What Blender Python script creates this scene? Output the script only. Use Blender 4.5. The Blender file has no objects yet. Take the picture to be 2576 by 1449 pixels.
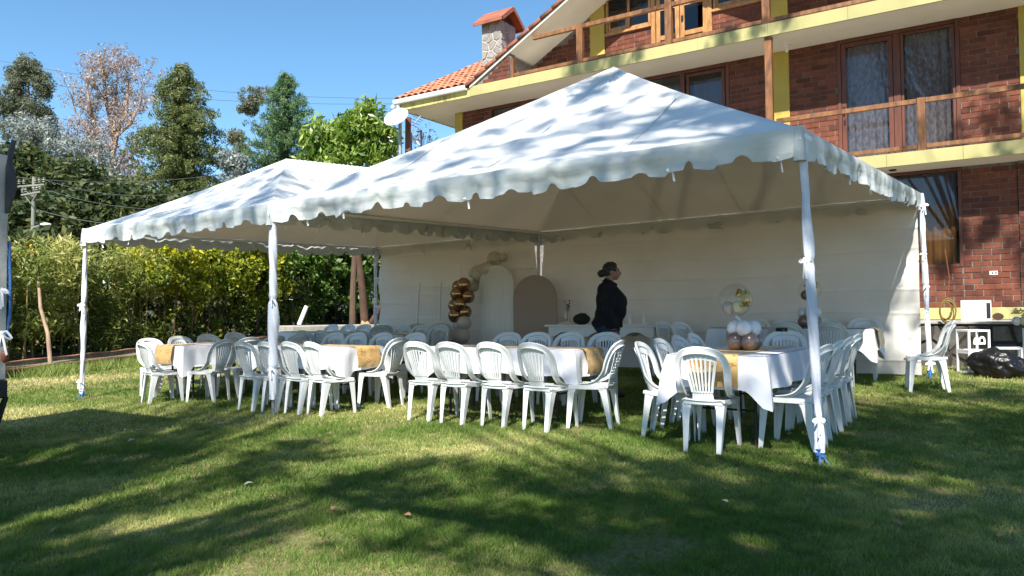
import bpy, bmesh, math, random
import numpy as np
from mathutils import Vector, Matrix

random.seed(7)
rng = np.random.default_rng(7)
scene = bpy.context.scene
COL = scene.collection
PI = math.pi
R = math.radians

# ------------------------------------------------------------------ camera
CAM_Z = 1.134
cam_d = bpy.data.cameras.new('camera')
cam = bpy.data.objects.new('camera', cam_d)
COL.objects.link(cam)
scene.camera = cam
cam_d.sensor_width = 36.0
cam_d.lens = 36.0 * 1909.0 / 2576.0
cam_d.clip_start = 0.05
cam_d.clip_end = 2000.0
PITCH = math.atan(64.0 / 1909.0)
ROLL = 0.0076
_f = Vector((0, math.cos(PITCH), math.sin(PITCH)))
_u = Vector((0, -math.sin(PITCH), math.cos(PITCH)))
_r = Vector((1, 0, 0))
_rt = _r * math.cos(ROLL) - _u * math.sin(ROLL)
_up = _r * math.sin(ROLL) + _u * math.cos(ROLL)
_m = Matrix((_rt, _up, -_f)).transposed().to_4x4()
_m.translation = Vector((0, 0, CAM_Z))
cam.matrix_world = _m

# ------------------------------------------------------------------ sky, sun, exposure
SUN_AZ = R(195.1)      # clockwise from +Y: the sun stands behind the photographer
SUN_EL = R(48.1)
world = bpy.data.worlds.new('World')
scene.world = world
world.use_nodes = True
_nt = world.node_tree
_bg = _nt.nodes['Background']
_sky = _nt.nodes.new('ShaderNodeTexSky')
_sky.sky_type = 'NISHITA'
_sky.sun_disc = False
_sky.sun_elevation = SUN_EL
_sky.sun_rotation = SUN_AZ
_sky.altitude = 2600.0
_sky.air_density = 1.0
_sky.dust_density = 0.5
_sky.ozone_density = 1.9
_hs = _nt.nodes.new('ShaderNodeHueSaturation')
_hs.inputs['Saturation'].default_value = 1.12
_hs.inputs['Hue'].default_value = 0.488
_nt.links.new(_sky.outputs[0], _hs.inputs['Color'])
_nt.links.new(_hs.outputs[0], _bg.inputs[0])
_bg.inputs[1].default_value = 0.102
sun_d = bpy.data.lights.new('sun', 'SUN')
sun_d.energy = 5.0
sun_d.angle = R(0.53)
sun_d.color = (1.0, 0.95, 0.86)
sun = bpy.data.objects.new('sun', sun_d)
COL.objects.link(sun)
SUN_DIR = Vector((math.sin(SUN_AZ) * math.cos(SUN_EL), math.cos(SUN_AZ) * math.cos(SUN_EL), math.sin(SUN_EL)))
sun.rotation_euler = (-SUN_DIR).to_track_quat('-Z', 'Y').to_euler()
sun.location = SUN_DIR * 60
vs = scene.view_settings
vs.view_transform = 'Standard'
vs.look = 'None'
vs.exposure = 1.25
vs.gamma = 1.0
vs.use_curve_mapping = False
cy = scene.cycles
cy.use_denoising = True
try:
    cy.denoiser = 'OPENIMAGEDENOISE'
except Exception:
    pass
cy.max_bounces = 8
cy.diffuse_bounces = 4
cy.glossy_bounces = 3
cy.transmission_bounces = 6
cy.transparent_max_bounces = 8
cy.caustics_reflective = False
cy.caustics_refractive = False
cy.sample_clamp_indirect = 6.0

# ------------------------------------------------------------------ frames of the place
# the tents and the house stand parallel: s runs left along their fronts, t runs back
O2 = Vector((2.23, 5.65))
E1 = Vector((-0.83511, 0.55008))
E2 = Vector((0.55008, 0.83511))
RZ = math.atan2(-0.55008, 0.83511)      # local x = -s, local y = t

def ground_z(x, y):
    """the lawn tilts gently up towards the house and levels off away from it"""
    yy = min(max(y, -30.0), 24.0)
    xx = min(max(x, -14.0), 14.0)
    return 0.0246 * xx + 0.0239 * yy - 0.19

def XY(s, t):
    p = O2 + E1 * s + E2 * t
    return p.x, p.y

def ST(s, t, h=0.0):
    x, y = XY(s, t)
    return Vector((x, y, ground_z(x, y) + h))

def gst(s, t):
    x, y = XY(s, t)
    return ground_z(x, y)

def px(x, y, depth):
    """point on the sight line of photo position (2576 wide) at a given depth: used to survey far things"""
    q = _f + _rt * ((x - 1288.0) / 1909.0) + _up * ((724.5 - y) / 1909.0)
    return Vector((0, 0, CAM_Z)) + q * depth

# ------------------------------------------------------------------ object helpers
def link(o, parent=None):
    COL.objects.link(o)
    if parent is not None:
        o.parent = parent
    return o

def tag(o, label=None, cat=None, group=None, kind=None):
    if label: o['label'] = label
    if cat: o['category'] = cat
    if group: o['group'] = group
    if kind: o['kind'] = kind
    return o

def empty(name, loc=(0, 0, 0), rz=0.0):
    o = bpy.data.objects.new(name, None)
    o.empty_display_size = 0.1
    o.location = loc
    o.rotation_euler = (0, 0, rz)
    return link(o)

def thing(name, label, cat, loc=(0, 0, 0), rz=0.0, group=None):
    return tag(empty(name, loc, rz), label, cat, group)

def copy_tree(o, parent=None):
    c = o.copy()
    COL.objects.link(c)
    c.parent = parent
    for ch in KIDS.get(o.name, ()):
        copy_tree(ch, c)
    return c
KIDS = {}

class MB:
    """collects faces; build() links them as one mesh object"""
    def __init__(self):
        self.v = []; self.f = []; self.mi = []; self.m = 0
    def add(self, vs, fs):
        b = len(self.v)
        self.v.extend([tuple(p) for p in vs])
        for q in fs:
            self.f.append(tuple(b + i for i in q)); self.mi.append(self.m)
        return self
    def box(self, x0, x1, y0, y1, z0, z1):
        if x0 > x1: x0, x1 = x1, x0
        if y0 > y1: y0, y1 = y1, y0
        if z0 > z1: z0, z1 = z1, z0
        return self.add([(x0, y0, z0), (x1, y0, z0), (x1, y1, z0), (x0, y1, z0), (x0, y0, z1), (x1, y0, z1), (x1, y1, z1), (x0, y1, z1)],
                 [(0, 3, 2, 1), (4, 5, 6, 7), (0, 1, 5, 4), (1, 2, 6, 5), (2, 3, 7, 6), (3, 0, 4, 7)])
    def bbox(self, x0, x1, y0, y1, z0, z1, b=0.006):
        """box with chamfered edges"""
        if x0 > x1: x0, x1 = x1, x0
        if y0 > y1: y0, y1 = y1, y0
        if z0 > z1: z0, z1 = z1, z0
        b = min(b, (x1 - x0) * .4, (y1 - y0) * .4, (z1 - z0) * .4)
        bm = bmesh.new()
        bmesh.ops.create_cube(bm, size=1.0)
        for q in bm.verts:
            q.co = Vector(((x0 + x1) / 2 + q.co.x * (x1 - x0), (y0 + y1) / 2 + q.co.y * (y1 - y0), (z0 + z1) / 2 + q.co.z * (z1 - z0)))
        bmesh.ops.bevel(bm, geom=list(bm.edges), offset=b, segments=1, affect='EDGES')
        bm.verts.index_update()
        self.add([q.co[:] for q in bm.verts], [[w.index for w in fc.verts] for fc in bm.faces])
        bm.free()
        return self
    def obox(self, c, ax, ay, az, hx, hy, hz):
        c = Vector(c); ax = Vector(ax).normalized(); ay = Vector(ay).normalized(); az = Vector(az).normalized()
        vs = []
        for z in (-1, 1):
            for x, y in ((-1, -1), (1, -1), (1, 1), (-1, 1)):
                vs.append(c + ax * (hx * x) + ay * (hy * y) + az * (hz * z))
        return self.add(vs, [(0, 3, 2, 1), (4, 5, 6, 7), (0, 1, 5, 4), (1, 2, 6, 5), (2, 3, 7, 6), (3, 0, 4, 7)])
    def bar(self, a, b, w, d, up=(0, 0, 1)):
        """square bar from a to b, w wide and d deep"""
        a = Vector(a); b = Vector(b); ax = (b - a)
        L = ax.length; ax.normalize(); up = Vector(up)
        ay = up.cross(ax)
        if ay.length < 1e-4: ay = Vector((1, 0, 0)).cross(ax)
        ay.normalize(); az = ax.cross(ay)
        return self.obox((a + b) / 2, ax, ay, az, L / 2, w / 2, d / 2)
    def tube(self, pts, rad, n=8, cap=True, sect=None):
        pts = [Vector(p) for p in pts]
        if not hasattr(rad, '__len__'): rad = [rad] * len(pts)
        vs = []; prev = None
        for i, p in enumerate(pts):
            a = pts[max(i - 1, 0)]; b = pts[min(i + 1, len(pts) - 1)]
            t = (b - a)
            if t.length < 1e-9: t = Vector((0, 0, 1))
            t.normalize()
            if prev is None:
                prev = Vector((1, 0, 0)) if abs(t.x) < .8 else Vector((0, 1, 0))
            u = prev - t * prev.dot(t)
            if u.length < 1e-6: u = t.orthogonal()
            u.normalize(); w = t.cross(u); prev = u
            for k in range(n):
                a_ = 2 * PI * k / n
                vs.append(p + (u * math.cos(a_) + w * math.sin(a_)) * rad[i])
        fs = []
        for i in range(len(pts) - 1):
            for k in range(n):
                k2 = (k + 1) % n
                fs.append((i * n + k, i * n + k2, (i + 1) * n + k2, (i + 1) * n + k))
        if cap:
            fs.append(tuple(range(n - 1, -1, -1)))
            fs.append(tuple((len(pts) - 1) * n + k for k in range(n)))
        return self.add(vs, fs)
    def sweep(self, pts, sects, closed=False, cap=True):
        """sects: per point a list of points (rings) already in world/local space"""
        n = len(sects[0]); vs = [q for s_ in sects for q in s_]; fs = []
        m = len(sects)
        for i in range(m if closed else m - 1):
            j = (i + 1) % m
            for k in range(n):
                k2 = (k + 1) % n
                fs.append((i * n + k, i * n + k2, j * n + k2, j * n + k))
        if cap and not closed:
            fs.append(tuple(range(n - 1, -1, -1)))
            fs.append(tuple((m - 1) * n + k for k in range(n)))
        return self.add(vs, fs)
    def lathe(self, prof, n=16, c=(0, 0, 0)):
        vs = []; fs = []
        for r_, z in prof:
            for k in range(n):
                a = 2 * PI * k / n
                vs.append((c[0] + r_ * math.cos(a), c[1] + r_ * math.sin(a), c[2] + z))
        for i in range(len(prof) - 1):
            for k in range(n):
                k2 = (k + 1) % n
                fs.append((i * n + k, i * n + k2, (i + 1) * n + k2, (i + 1) * n + k))
        return self.add(vs, fs)
    def ball(self, c, r, nu=14, nv=9, sq=(1, 1, 1), tail=0.0):
        vs = []; fs = []
        for j in range(nv + 1):
            th = PI * j / nv
            for k in range(nu):
                a = 2 * PI * k / nu
                zz = math.cos(th)
                rr = math.sin(th)
                if tail and zz < 0: rr *= 1 - tail * (zz * zz)
                vs.append((c[0] + r * sq[0] * rr * math.cos(a), c[1] + r * sq[1] * rr * math.sin(a), c[2] + r * sq[2] * zz))
        for j in range(nv):
            for k in range(nu):
                k2 = (k + 1) % nu
                fs.append((j * nu + k, (j + 1) * nu + k, (j + 1) * nu + k2, j * nu + k2))
        return self.add(vs, fs)
    def grid(self, fn, nu, nv, closed_u=False):
        b = len(self.v)
        for j in range(nv + 1):
            for i in range(nu + (0 if closed_u else 1)):
                self.v.append(tuple(fn(i / nu, j / nv)))
        w = nu if closed_u else nu + 1
        for j in range(nv):
            for i in range(nu):
                i2 = (i + 1) % w
                self.f.append((b + j * w + i, b + j * w + i2, b + (j + 1) * w + i2, b + (j + 1) * w + i)); self.mi.append(self.m)
        return self
    def mesh(self, name, mats, smooth=35):
        me = bpy.data.meshes.new(name)
        me.from_pydata(self.v, [], self.f)
        mats = mats if isinstance(mats, (list, tuple)) else [mats]
        for m_ in mats: me.materials.append(m_)
        if len(mats) > 1:
            me.polygons.foreach_set('material_index', self.mi)
        if smooth:
            me.polygons.foreach_set('use_smooth', [True] * len(me.polygons))
            me.set_sharp_from_angle(angle=R(smooth))
        me.update()
        return me
    def build(self, name, mats, parent=None, smooth=35, weld=False, solid=0.0, loc=None):
        me = self.mesh(name, mats, smooth)
        if weld or solid:
            bm = bmesh.new(); bm.from_mesh(me)
            if weld: bmesh.ops.remove_doubles(bm, verts=bm.verts, dist=1e-4)
            if solid: bmesh.ops.solidify(bm, geom=list(bm.faces), thickness=solid)
            bm.to_mesh(me); bm.free()
            if smooth: me.set_sharp_from_angle(angle=R(smooth))
        o = bpy.data.objects.new(name, me)
        if loc is not None: o.location = loc
        link(o, parent)
        if parent is not None: KIDS.setdefault(parent.name, []).append(o)
        return o

def inst(name, me, parent, loc=(0, 0, 0), rot=(0, 0, 0), sc=(1, 1, 1)):
    o = bpy.data.objects.new(name, me)
    o.location = loc; o.rotation_euler = rot; o.scale = sc
    link(o, parent)
    if parent is not None: KIDS.setdefault(parent.name, []).append(o)
    return o

# ------------------------------------------------------------------ materials
def nodes(m):
    m.use_nodes = True
    return m.node_tree.nodes, m.node_tree.links

def mat(name, col, rough=0.6, col2=None, scale=6.0, detail=4.0, spec=0.4, metal=0.0, bump=0.0, bscale=None, coords='Object',
        rnd=0.0, stretch=None, contrast=(0.35, 0.65), trans=0.0, tcol=None, coat=0.0):
    m = bpy.data.materials.new(name)
    ns, ls = nodes(m)
    b = ns['Principled BSDF']
    b.inputs['Roughness'].default_value = rough
    b.inputs['Specular IOR Level'].default_value = spec
    b.inputs['Metallic'].default_value = metal
    b.inputs['Coat Weight'].default_value = coat
    b.inputs['Base Color'].default_value = (*col, 1)
    tc = ns.new('ShaderNodeTexCoord')
    mp = ns.new('ShaderNodeMapping')
    if coords == 'World':
        ge = ns.new('ShaderNodeNewGeometry'); ls.new(ge.outputs['Position'], mp.inputs[0])
    else:
        ls.new(tc.outputs[coords], mp.inputs[0])
    if stretch: mp.inputs['Scale'].default_value = stretch
    out = None
    if col2 is not None:
        nz = ns.new('ShaderNodeTexNoise'); nz.inputs['Scale'].default_value = scale; nz.inputs['Detail'].default_value = detail
        nz.inputs['Roughness'].default_value = 0.6
        ls.new(mp.outputs[0], nz.inputs['Vector'])
        rp = ns.new('ShaderNodeValToRGB')
        rp.color_ramp.elements[0].position = contrast[0]; rp.color_ramp.elements[1].position = contrast[1]
        rp.color_ramp.elements[0].color = (*col, 1); rp.color_ramp.elements[1].color = (*col2, 1)
        ls.new(nz.outputs['Fac'], rp.inputs[0])
        out = rp.outputs[0]
    if rnd:
        oi = ns.new('ShaderNodeObjectInfo')
        mr = ns.new('ShaderNodeMapRange'); mr.inputs[3].default_value = 1 - rnd; mr.inputs[4].default_value = 1 + rnd
        ls.new(oi.outputs['Random'], mr.inputs[0])
        hs = ns.new('ShaderNodeHueSaturation')
        ls.new(mr.outputs[0], hs.inputs['Value'])
        if out: ls.new(out, hs.inputs['Color'])
        else: hs.inputs['Color'].default_value = (*col, 1)
        out = hs.outputs[0]
    if out: ls.new(out, b.inputs['Base Color'])
    if bump:
        n2 = ns.new('ShaderNodeTexNoise'); n2.inputs['Scale'].default_value = bscale or scale * 4; n2.inputs['Detail'].default_value = 5
        ls.new(mp.outputs[0], n2.inputs['Vector'])
        bp = ns.new('ShaderNodeBump'); bp.inputs['Strength'].default_value = bump; bp.inputs['Distance'].default_value = 0.02
        ls.new(n2.outputs['Fac'], bp.inputs['Height']); ls.new(bp.outputs[0], b.inputs['Normal'])
    if trans:
        tr = ns.new('ShaderNodeBsdfTranslucent')
        tr.inputs[0].default_value = (*(tcol or col), 1)
        if out and tcol is None: ls.new(out, tr.inputs[0])
        mx = ns.new('ShaderNodeMixShader'); mx.inputs[0].default_value = trans
        ls.new(b.outputs[0], mx.inputs[1]); ls.new(tr.outputs[0], mx.inputs[2])
        ls.new(mx.outputs[0], ns['Material Output'].inputs[0])
    return m

def leaf_mat(name, c0, c1, c2, trans=0.35, rough=0.5, spec=0.35):
    """three-colour ramp driven by a per-leaf 'tone' attribute"""
    m = bpy.data.materials.new(name)
    ns, ls = nodes(m)
    b = ns['Principled BSDF']
    b.inputs['Roughness'].default_value = rough
    b.inputs['Specular IOR Level'].default_value = spec
    at = ns.new('ShaderNodeAttribute'); at.attribute_name = 'tone'
    rp = ns.new('ShaderNodeValToRGB')
    e = rp.color_ramp.elements
    e[0].position = 0.0; e[0].color = (*c0, 1)
    e[1].position = 1.0; e[1].color = (*c2, 1)
    k = e.new(0.5); k.color = (*c1, 1)
    ls.new(at.outputs['Fac'], rp.inputs[0])
    ls.new(rp.outputs[0], b.inputs['Base Color'])
    tr = ns.new('ShaderNodeBsdfTranslucent')
    hs = ns.new('ShaderNodeHueSaturation'); hs.inputs['Saturation'].default_value = 1.1; hs.inputs['Value'].default_value = 1.25
    ls.new(rp.outputs[0], hs.inputs['Color']); ls.new(hs.outputs[0], tr.inputs[0])
    mx = ns.new('ShaderNodeMixShader'); mx.inputs[0].default_value = trans
    ls.new(b.outputs[0], mx.inputs[1]); ls.new(tr.outputs[0], mx.inputs[2])
    ls.new(mx.outputs[0], ns['Material Output'].inputs[0])
    return m

def np_mesh(name, verts, faces, matl, tone=None, smooth=False):
    """verts (n,3), faces (m,k) numpy -> mesh with an optional per-vertex tone"""
    me = bpy.data.meshes.new(name)
    nv, (nf, k) = len(verts), faces.shape
    me.vertices.add(nv)
    me.vertices.foreach_set('co', np.ascontiguousarray(verts, dtype=np.float32).ravel())
    me.loops.add(nf * k)
    me.loops.foreach_set('vertex_index', np.ascontiguousarray(faces, dtype=np.int32).ravel())
    me.polygons.add(nf)
    me.polygons.foreach_set('loop_start', np.arange(0, nf * k, k, dtype=np.int32))
    if smooth: me.polygons.foreach_set('use_smooth', np.ones(nf, dtype=bool))
    me.materials.append(matl)
    if tone is not None:
        a = me.attributes.new('tone', 'FLOAT', 'POINT')
        a.data.foreach_set('value', np.ascontiguousarray(tone, dtype=np.float32))
    me.update(calc_edges=True)
    return me

M = {}
# ------------------------------------------------------------------ the palette
M['plastic'] = mat('white_plastic', (0.70, 0.72, 0.72), 0.30, (0.58, 0.60, 0.575), 5.0, 7, rnd=0.06, spec=0.5, trans=0.06, coords='World', contrast=(.45, .85))
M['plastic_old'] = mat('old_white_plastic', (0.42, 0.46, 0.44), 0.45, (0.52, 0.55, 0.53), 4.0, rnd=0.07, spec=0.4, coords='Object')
def fabric_mat(name, col, dirt, tcol, trans, bump=0.25):
    m = mat(name, col, 0.55, dirt, 1.3, 6.0, spec=0.25, bump=bump, bscale=5.0, trans=trans, tcol=tcol, contrast=(0.45, 0.8))
    return m
M['canvas'] = fabric_mat('canopy_vinyl', (0.74, 0.74, 0.73), (0.60, 0.62, 0.60), (0.80, 0.70, 0.56), 0.12)
M['lining'] = fabric_mat('canopy_lining', (0.74, 0.71, 0.66), (0.65, 0.62, 0.57), (0.84, 0.78, 0.68), 0.32, .1)
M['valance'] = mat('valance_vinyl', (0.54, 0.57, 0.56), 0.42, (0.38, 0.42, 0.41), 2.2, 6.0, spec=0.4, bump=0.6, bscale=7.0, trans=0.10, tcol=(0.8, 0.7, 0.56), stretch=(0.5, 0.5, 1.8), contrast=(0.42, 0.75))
M['wallvinyl'] = fabric_mat('wall_vinyl', (0.71, 0.69, 0.655), (0.60, 0.58, 0.545), (0.82, 0.72, 0.58), 0.16, 0.15)
M['sleeve'] = mat('white_sleeve_cloth', (0.60, 0.63, 0.70), 0.7, (0.52, 0.55, 0.64), 4.0, bump=0.2, bscale=30)
M['ribbon'] = mat('white_ribbon', (0.78, 0.79, 0.82), 0.6)
M['steel'] = mat('galvanised_pipe', (0.35, 0.36, 0.36), 0.45, (0.22, 0.21, 0.2), 8, metal=0.6)
M['blue_rope'] = mat('blue_rope', (0.035, 0.12, 0.36), 0.7, (0.06, 0.2, 0.5), 40)
M['cloth'] = mat('white_tablecloth', (0.72, 0.73, 0.77), 0.75, (0.67, 0.68, 0.74), 2.5, bump=0.12, bscale=14)
M['black_steel'] = mat('black_steel', (0.02, 0.02, 0.02), 0.45)
M['tabletop'] = mat('folding_table_top', (0.6, 0.58, 0.54), 0.5)
def gold_mat():
    m = bpy.data.materials.new('gold_brocade')
    ns, ls = nodes(m); b = ns['Principled BSDF']
    b.inputs['Roughness'].default_value = 0.38; b.inputs['Specular IOR Level'].default_value = 0.6
    b.inputs['Sheen Weight'].default_value = 0.2
    tc = ns.new('ShaderNodeTexCoord')
    vo = ns.new('ShaderNodeTexVoronoi'); vo.inputs['Scale'].default_value = 11.0
    nz = ns.new('ShaderNodeTexNoise'); nz.inputs['Scale'].default_value = 9.0
    ad = ns.new('ShaderNodeVectorMath'); ad.operation = 'MULTIPLY_ADD'; ad.inputs[1].default_value = (.09, .09, .09)
    ls.new(nz.outputs['Color'], ad.inputs[0]); ls.new(tc.outputs['Object'], ad.inputs[2]); ls.new(ad.outputs[0], vo.inputs['Vector'])
    vo.feature = 'F1'
    wv = ns.new('ShaderNodeMath'); wv.operation = 'MULTIPLY'; wv.inputs[1].default_value = 26
    ls.new(vo.outputs['Distance'], wv.inputs[0])
    sn = ns.new('ShaderNodeMath'); sn.operation = 'SINE'; ls.new(wv.outputs[0], sn.inputs[0])
    vo2 = ns.new('ShaderNodeMath'); vo2.operation = 'LESS_THAN'; vo2.inputs[1].default_value = 0.42; ls.new(vo.outputs['Distance'], vo2.inputs[0])
    mu = ns.new('ShaderNodeMath'); mu.operation = 'MULTIPLY'; ls.new(sn.outputs[0], mu.inputs[0]); ls.new(vo2.outputs[0], mu.inputs[1])
    rp = ns.new('ShaderNodeValToRGB'); e = rp.color_ramp.elements
    e[0].position = 0.35; e[0].color = (0.50, 0.315, 0.11, 1); e[1].position = 0.65; e[1].color = (0.22, 0.105, 0.022, 1)
    ls.new(mu.outputs[0], rp.inputs[0]); ls.new(rp.outputs[0], b.inputs['Base Color'])
    return m
M['gold'] = gold_mat()
# house
def brick_mat():
    m = bpy.data.materials.new('fired_brick')
    ns, ls = nodes(m); b = ns['Principled BSDF']; b.inputs['Roughness'].default_value = 0.85; b.inputs['Specular IOR Level'].default_value = 0.2
    at = ns.new('ShaderNodeAttribute'); at.attribute_name = 'tone'
    oi = ns.new('ShaderNodeObjectInfo')
    wn = ns.new('ShaderNodeTexWhiteNoise'); wn.noise_dimensions = '3D'; ls.new(oi.outputs['Location'], wn.inputs['Vector'])
    ad = ns.new('ShaderNodeMath'); ad.operation = 'ADD'; ls.new(at.outputs['Fac'], ad.inputs[0]); ls.new(wn.outputs['Value'], ad.inputs[1])
    fr = ns.new('ShaderNodeMath'); fr.operation = 'FRACT'; ls.new(ad.outputs[0], fr.inputs[0])
    rp = ns.new('ShaderNodeValToRGB'); e = rp.color_ramp.elements
    e[0].position = 0; e[0].color = (0.080, 0.030, 0.020, 1); e[1].position = 1; e[1].color = (0.175, 0.060, 0.036, 1)
    k = e.new(0.12); k.color = (0.106, 0.038, 0.026, 1); k = e.new(0.6); k.color = (0.138, 0.047, 0.029, 1)
    ls.new(fr.outputs[0], rp.inputs[0])
    ge = ns.new('ShaderNodeNewGeometry')
    nz = ns.new('ShaderNodeTexNoise'); nz.inputs['Scale'].default_value = 9; nz.inputs['Detail'].default_value = 7; ls.new(ge.outputs['Position'], nz.inputs['Vector'])
    mx = ns.new('ShaderNodeMix'); mx.data_type = 'RGBA'; mx.blend_type = 'MULTIPLY'; mx.inputs[0].default_value = 0.55
    r2 = ns.new('ShaderNodeValToRGB'); r2.color_ramp.elements[0].position = .3; r2.color_ramp.elements[0].color = (.55, .5, .48, 1); r2.color_ramp.elements[1].position = .7; r2.color_ramp.elements[1].color = (1.2, 1.15, 1.1, 1)
    ls.new(nz.outputs['Fac'], r2.inputs[0]); ls.new(rp.outputs[0], mx.inputs[6]); ls.new(r2.outputs[0], mx.inputs[7]); ls.new(mx.outputs[2], b.inputs['Base Color'])
    bp = ns.new('ShaderNodeBump'); bp.inputs['Strength'].default_value = .4; bp.inputs['Distance'].default_value = .01; ls.new(nz.outputs['Fac'], bp.inputs['Height']); ls.new(bp.outputs[0], b.inputs['Normal'])
    return m
M['brick'] = brick_mat()
M['mortar'] = mat('grey_mortar', (0.135, 0.118, 0.108), 0.95, (0.21, 0.188, 0.172), 12, bump=.4, bscale=40, coords='World', spec=.1)
M['yellow'] = mat('yellow_paint', (0.44, 0.33, 0.075), 0.7, (0.38, 0.285, 0.065), 2.0, coords='World', spec=.2)
M['fascia'] = mat('pale_yellow_fascia', (0.39, 0.355, 0.155), 0.6, (0.31, 0.285, 0.125), 1.4, 6, coords='World', spec=.25, stretch=(1, 1, .5))
M['fascia_stain'] = mat('stained_fascia', (0.50, 0.44, 0.16), 0.7, (0.14, 0.12, 0.05), 5.0, 6, coords='World', spec=.2, stretch=(1.6, 1.6, .18), contrast=(.48, .72))
M['soffit'] = mat('cream_plaster', (0.70, 0.66, 0.58), 0.85, (0.64, 0.60, 0.52), 1.2, coords='World', spec=.15)
M['wood'] = mat('varnished_pine', (0.24, 0.105, 0.036), 0.5, (0.095, 0.04, 0.016), 3.5, 7, coords='World', stretch=(3, 3, .8), bump=.15)
M['wood_light'] = mat('honey_pine', (0.42, 0.22, 0.08), 0.5, (0.25, 0.11, 0.035), 4, 7, coords='World', stretch=(3, 3, .8), bump=.15)
M['wood_red'] = mat('red_brown_wood', (0.115, 0.036, 0.020), 0.5, (0.07, 0.022, 0.013), 4, 6, coords='World', stretch=(3, 3, .6))
M['glass'] = mat('window_glass', (0.018, 0.022, 0.032), 0.03, spec=0.7)
M['lace'] = mat('lace_curtain', (0.40, 0.37, 0.37), 0.9, (0.23, 0.205, 0.205), 22, 2, stretch=(1, 1, .5), contrast=(.40, .62))
M['sheer'] = mat('sheer_curtain', (0.16, 0.16, 0.20), 0.9)
M['orange_curtain'] = mat('orange_curtain', (0.36, 0.17, 0.045), 0.85)
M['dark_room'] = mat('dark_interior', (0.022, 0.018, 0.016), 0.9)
M['tile'] = mat('clay_roof_tile', (0.46, 0.185, 0.105), 0.75, (0.36, 0.13, 0.07), 6, rnd=.14, coords='World', bump=.2)
M['ridge_tile'] = mat('weathered_rake_tile', (0.26, 0.085, 0.045), 0.8, (0.11, 0.05, 0.035), 5, rnd=.15, coords='World', bump=.2)
M['gutter'] = mat('white_gutter', (0.78, 0.78, 0.76), 0.5)
M['capwood'] = mat('chimney_cap_board', (0.30, 0.105, 0.058), 0.7, (0.21, 0.07, 0.04), 5, coords='World', rnd=.1)
M['capdark'] = mat('chimney_cap_underside', (0.06, 0.035, 0.025), 0.9)
M['chim_stone'] = mat('pale_stone', (0.27, 0.265, 0.25), 0.9, (0.17, 0.17, 0.165), 4, 6, rnd=.22, coords='World', bump=.7, bscale=14)
M['chim_mortar'] = mat('chimney_mortar', (0.42, 0.38, 0.32), 0.95, (0.34, 0.30, 0.25), 8, coords='World', bump=.5)
M['dark_stone'] = mat('dark_retaining_stone', (0.048, 0.043, 0.037), 0.95, (0.11, 0.10, 0.085), 3.5, 7, rnd=.3, coords='World', bump=.8, bscale=12)  # stone colour darkened to carry the shade lying on this wall
M['dark_mortar'] = mat('retaining_mortar', (0.04, 0.036, 0.031), 0.95, (0.028, 0.025, 0.022), 6, coords='World', bump=.5)
M['concrete'] = mat('concrete', (0.34, 0.325, 0.29), 0.9, (0.24, 0.225, 0.20), 3, 7, coords='World', bump=.4)
M['curb'] = mat('mossy_curb', (0.20, 0.17, 0.13), 0.95, (0.10, 0.085, 0.06), 3, 7, coords='World', bump=.6)
M['curb_brick'] = mat('curb_brick_edge', (0.42, 0.20, 0.11), 0.9, (0.30, 0.15, 0.09), 6, coords='World')
# party things
M['white_paint'] = mat('white_paint', (0.74, 0.74, 0.73), 0.5)
M['arch_white'] = mat('white_arch_board', (0.70, 0.68, 0.64), 0.55)
M['arch_brown'] = mat('taupe_arch_board', (0.33, 0.25, 0.20), 0.6)
M['chrome_brown'] = mat('chrome_brown_balloon', (0.36, 0.22, 0.12), 0.22, metal=0.9)
M['bronze'] = mat('pearl_brown_balloon', (0.21, 0.155, 0.135), 0.3, metal=0.45, spec=.5)
M['nude'] = mat('nude_balloon', (0.56, 0.47, 0.40), 0.28, trans=.15, spec=.5)
M['cream_balloon'] = mat('cream_balloon', (0.68, 0.62, 0.52), 0.3, trans=.2, spec=.5)
M['white_balloon'] = mat('white_balloon', (0.72, 0.74, 0.76), 0.3, trans=.15, spec=.5)
M['yellow_balloon'] = mat('pale_yellow_balloon', (0.72, 0.68, 0.42), 0.3, trans=.2, spec=.5)
M['gold_foil'] = mat('gold_foil', (0.50, 0.31, 0.06), 0.28, metal=1.0)
M['card'] = mat('white_card', (0.74, 0.74, 0.77), 0.55)
M['bag'] = mat('black_bag', (0.006, 0.006, 0.007), 0.38, spec=.4, bump=.3, bscale=14)
M['skin'] = mat('skin', (0.27, 0.145, 0.095), 0.55)
M['hair'] = mat('black_hair', (0.010, 0.008, 0.008), 0.45, (0.018, 0.014, 0.012), 60, stretch=(1, 1, .2), bump=.4)
M['jacket'] = mat('black_jacket', (0.008, 0.008, 0.010), 0.9, (0.014, 0.014, 0.017), 8, bump=.5, bscale=9, spec=.2)
M['jeans'] = mat('dark_jeans', (0.016, 0.024, 0.055), 0.85, (0.024, 0.034, 0.07), 20, bump=.2)
M['shoe'] = mat('black_shoe', (0.012, 0.012, 0.012), 0.5)
M['bag_cloth'] = mat('black_bag_cloth', (0.012, 0.012, 0.012), 0.8)
M['black'] = mat('black_print', (0.012, 0.012, 0.012), 0.4)
M['dark_brown'] = mat('dark_brown', (0.05, 0.028, 0.016), 0.6)
M['yellow_hose'] = mat('yellow_hose', (0.15, 0.10, 0.018), 0.5)
M['truck_white'] = mat('worn_white_truck_paint', (0.40, 0.39, 0.365), 0.6, (0.17, 0.155, 0.13), 4, 7, bump=.2, contrast=(.5, .75))
M['truck_dark'] = mat('truck_black_rubber', (0.018, 0.018, 0.018), 0.8)
M['tarp'] = mat('dark_tarp', (0.035, 0.038, 0.045), 0.6, bump=.4)
M['rust'] = mat('rusty_lamp', (0.20, 0.055, 0.028), 0.6)
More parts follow.
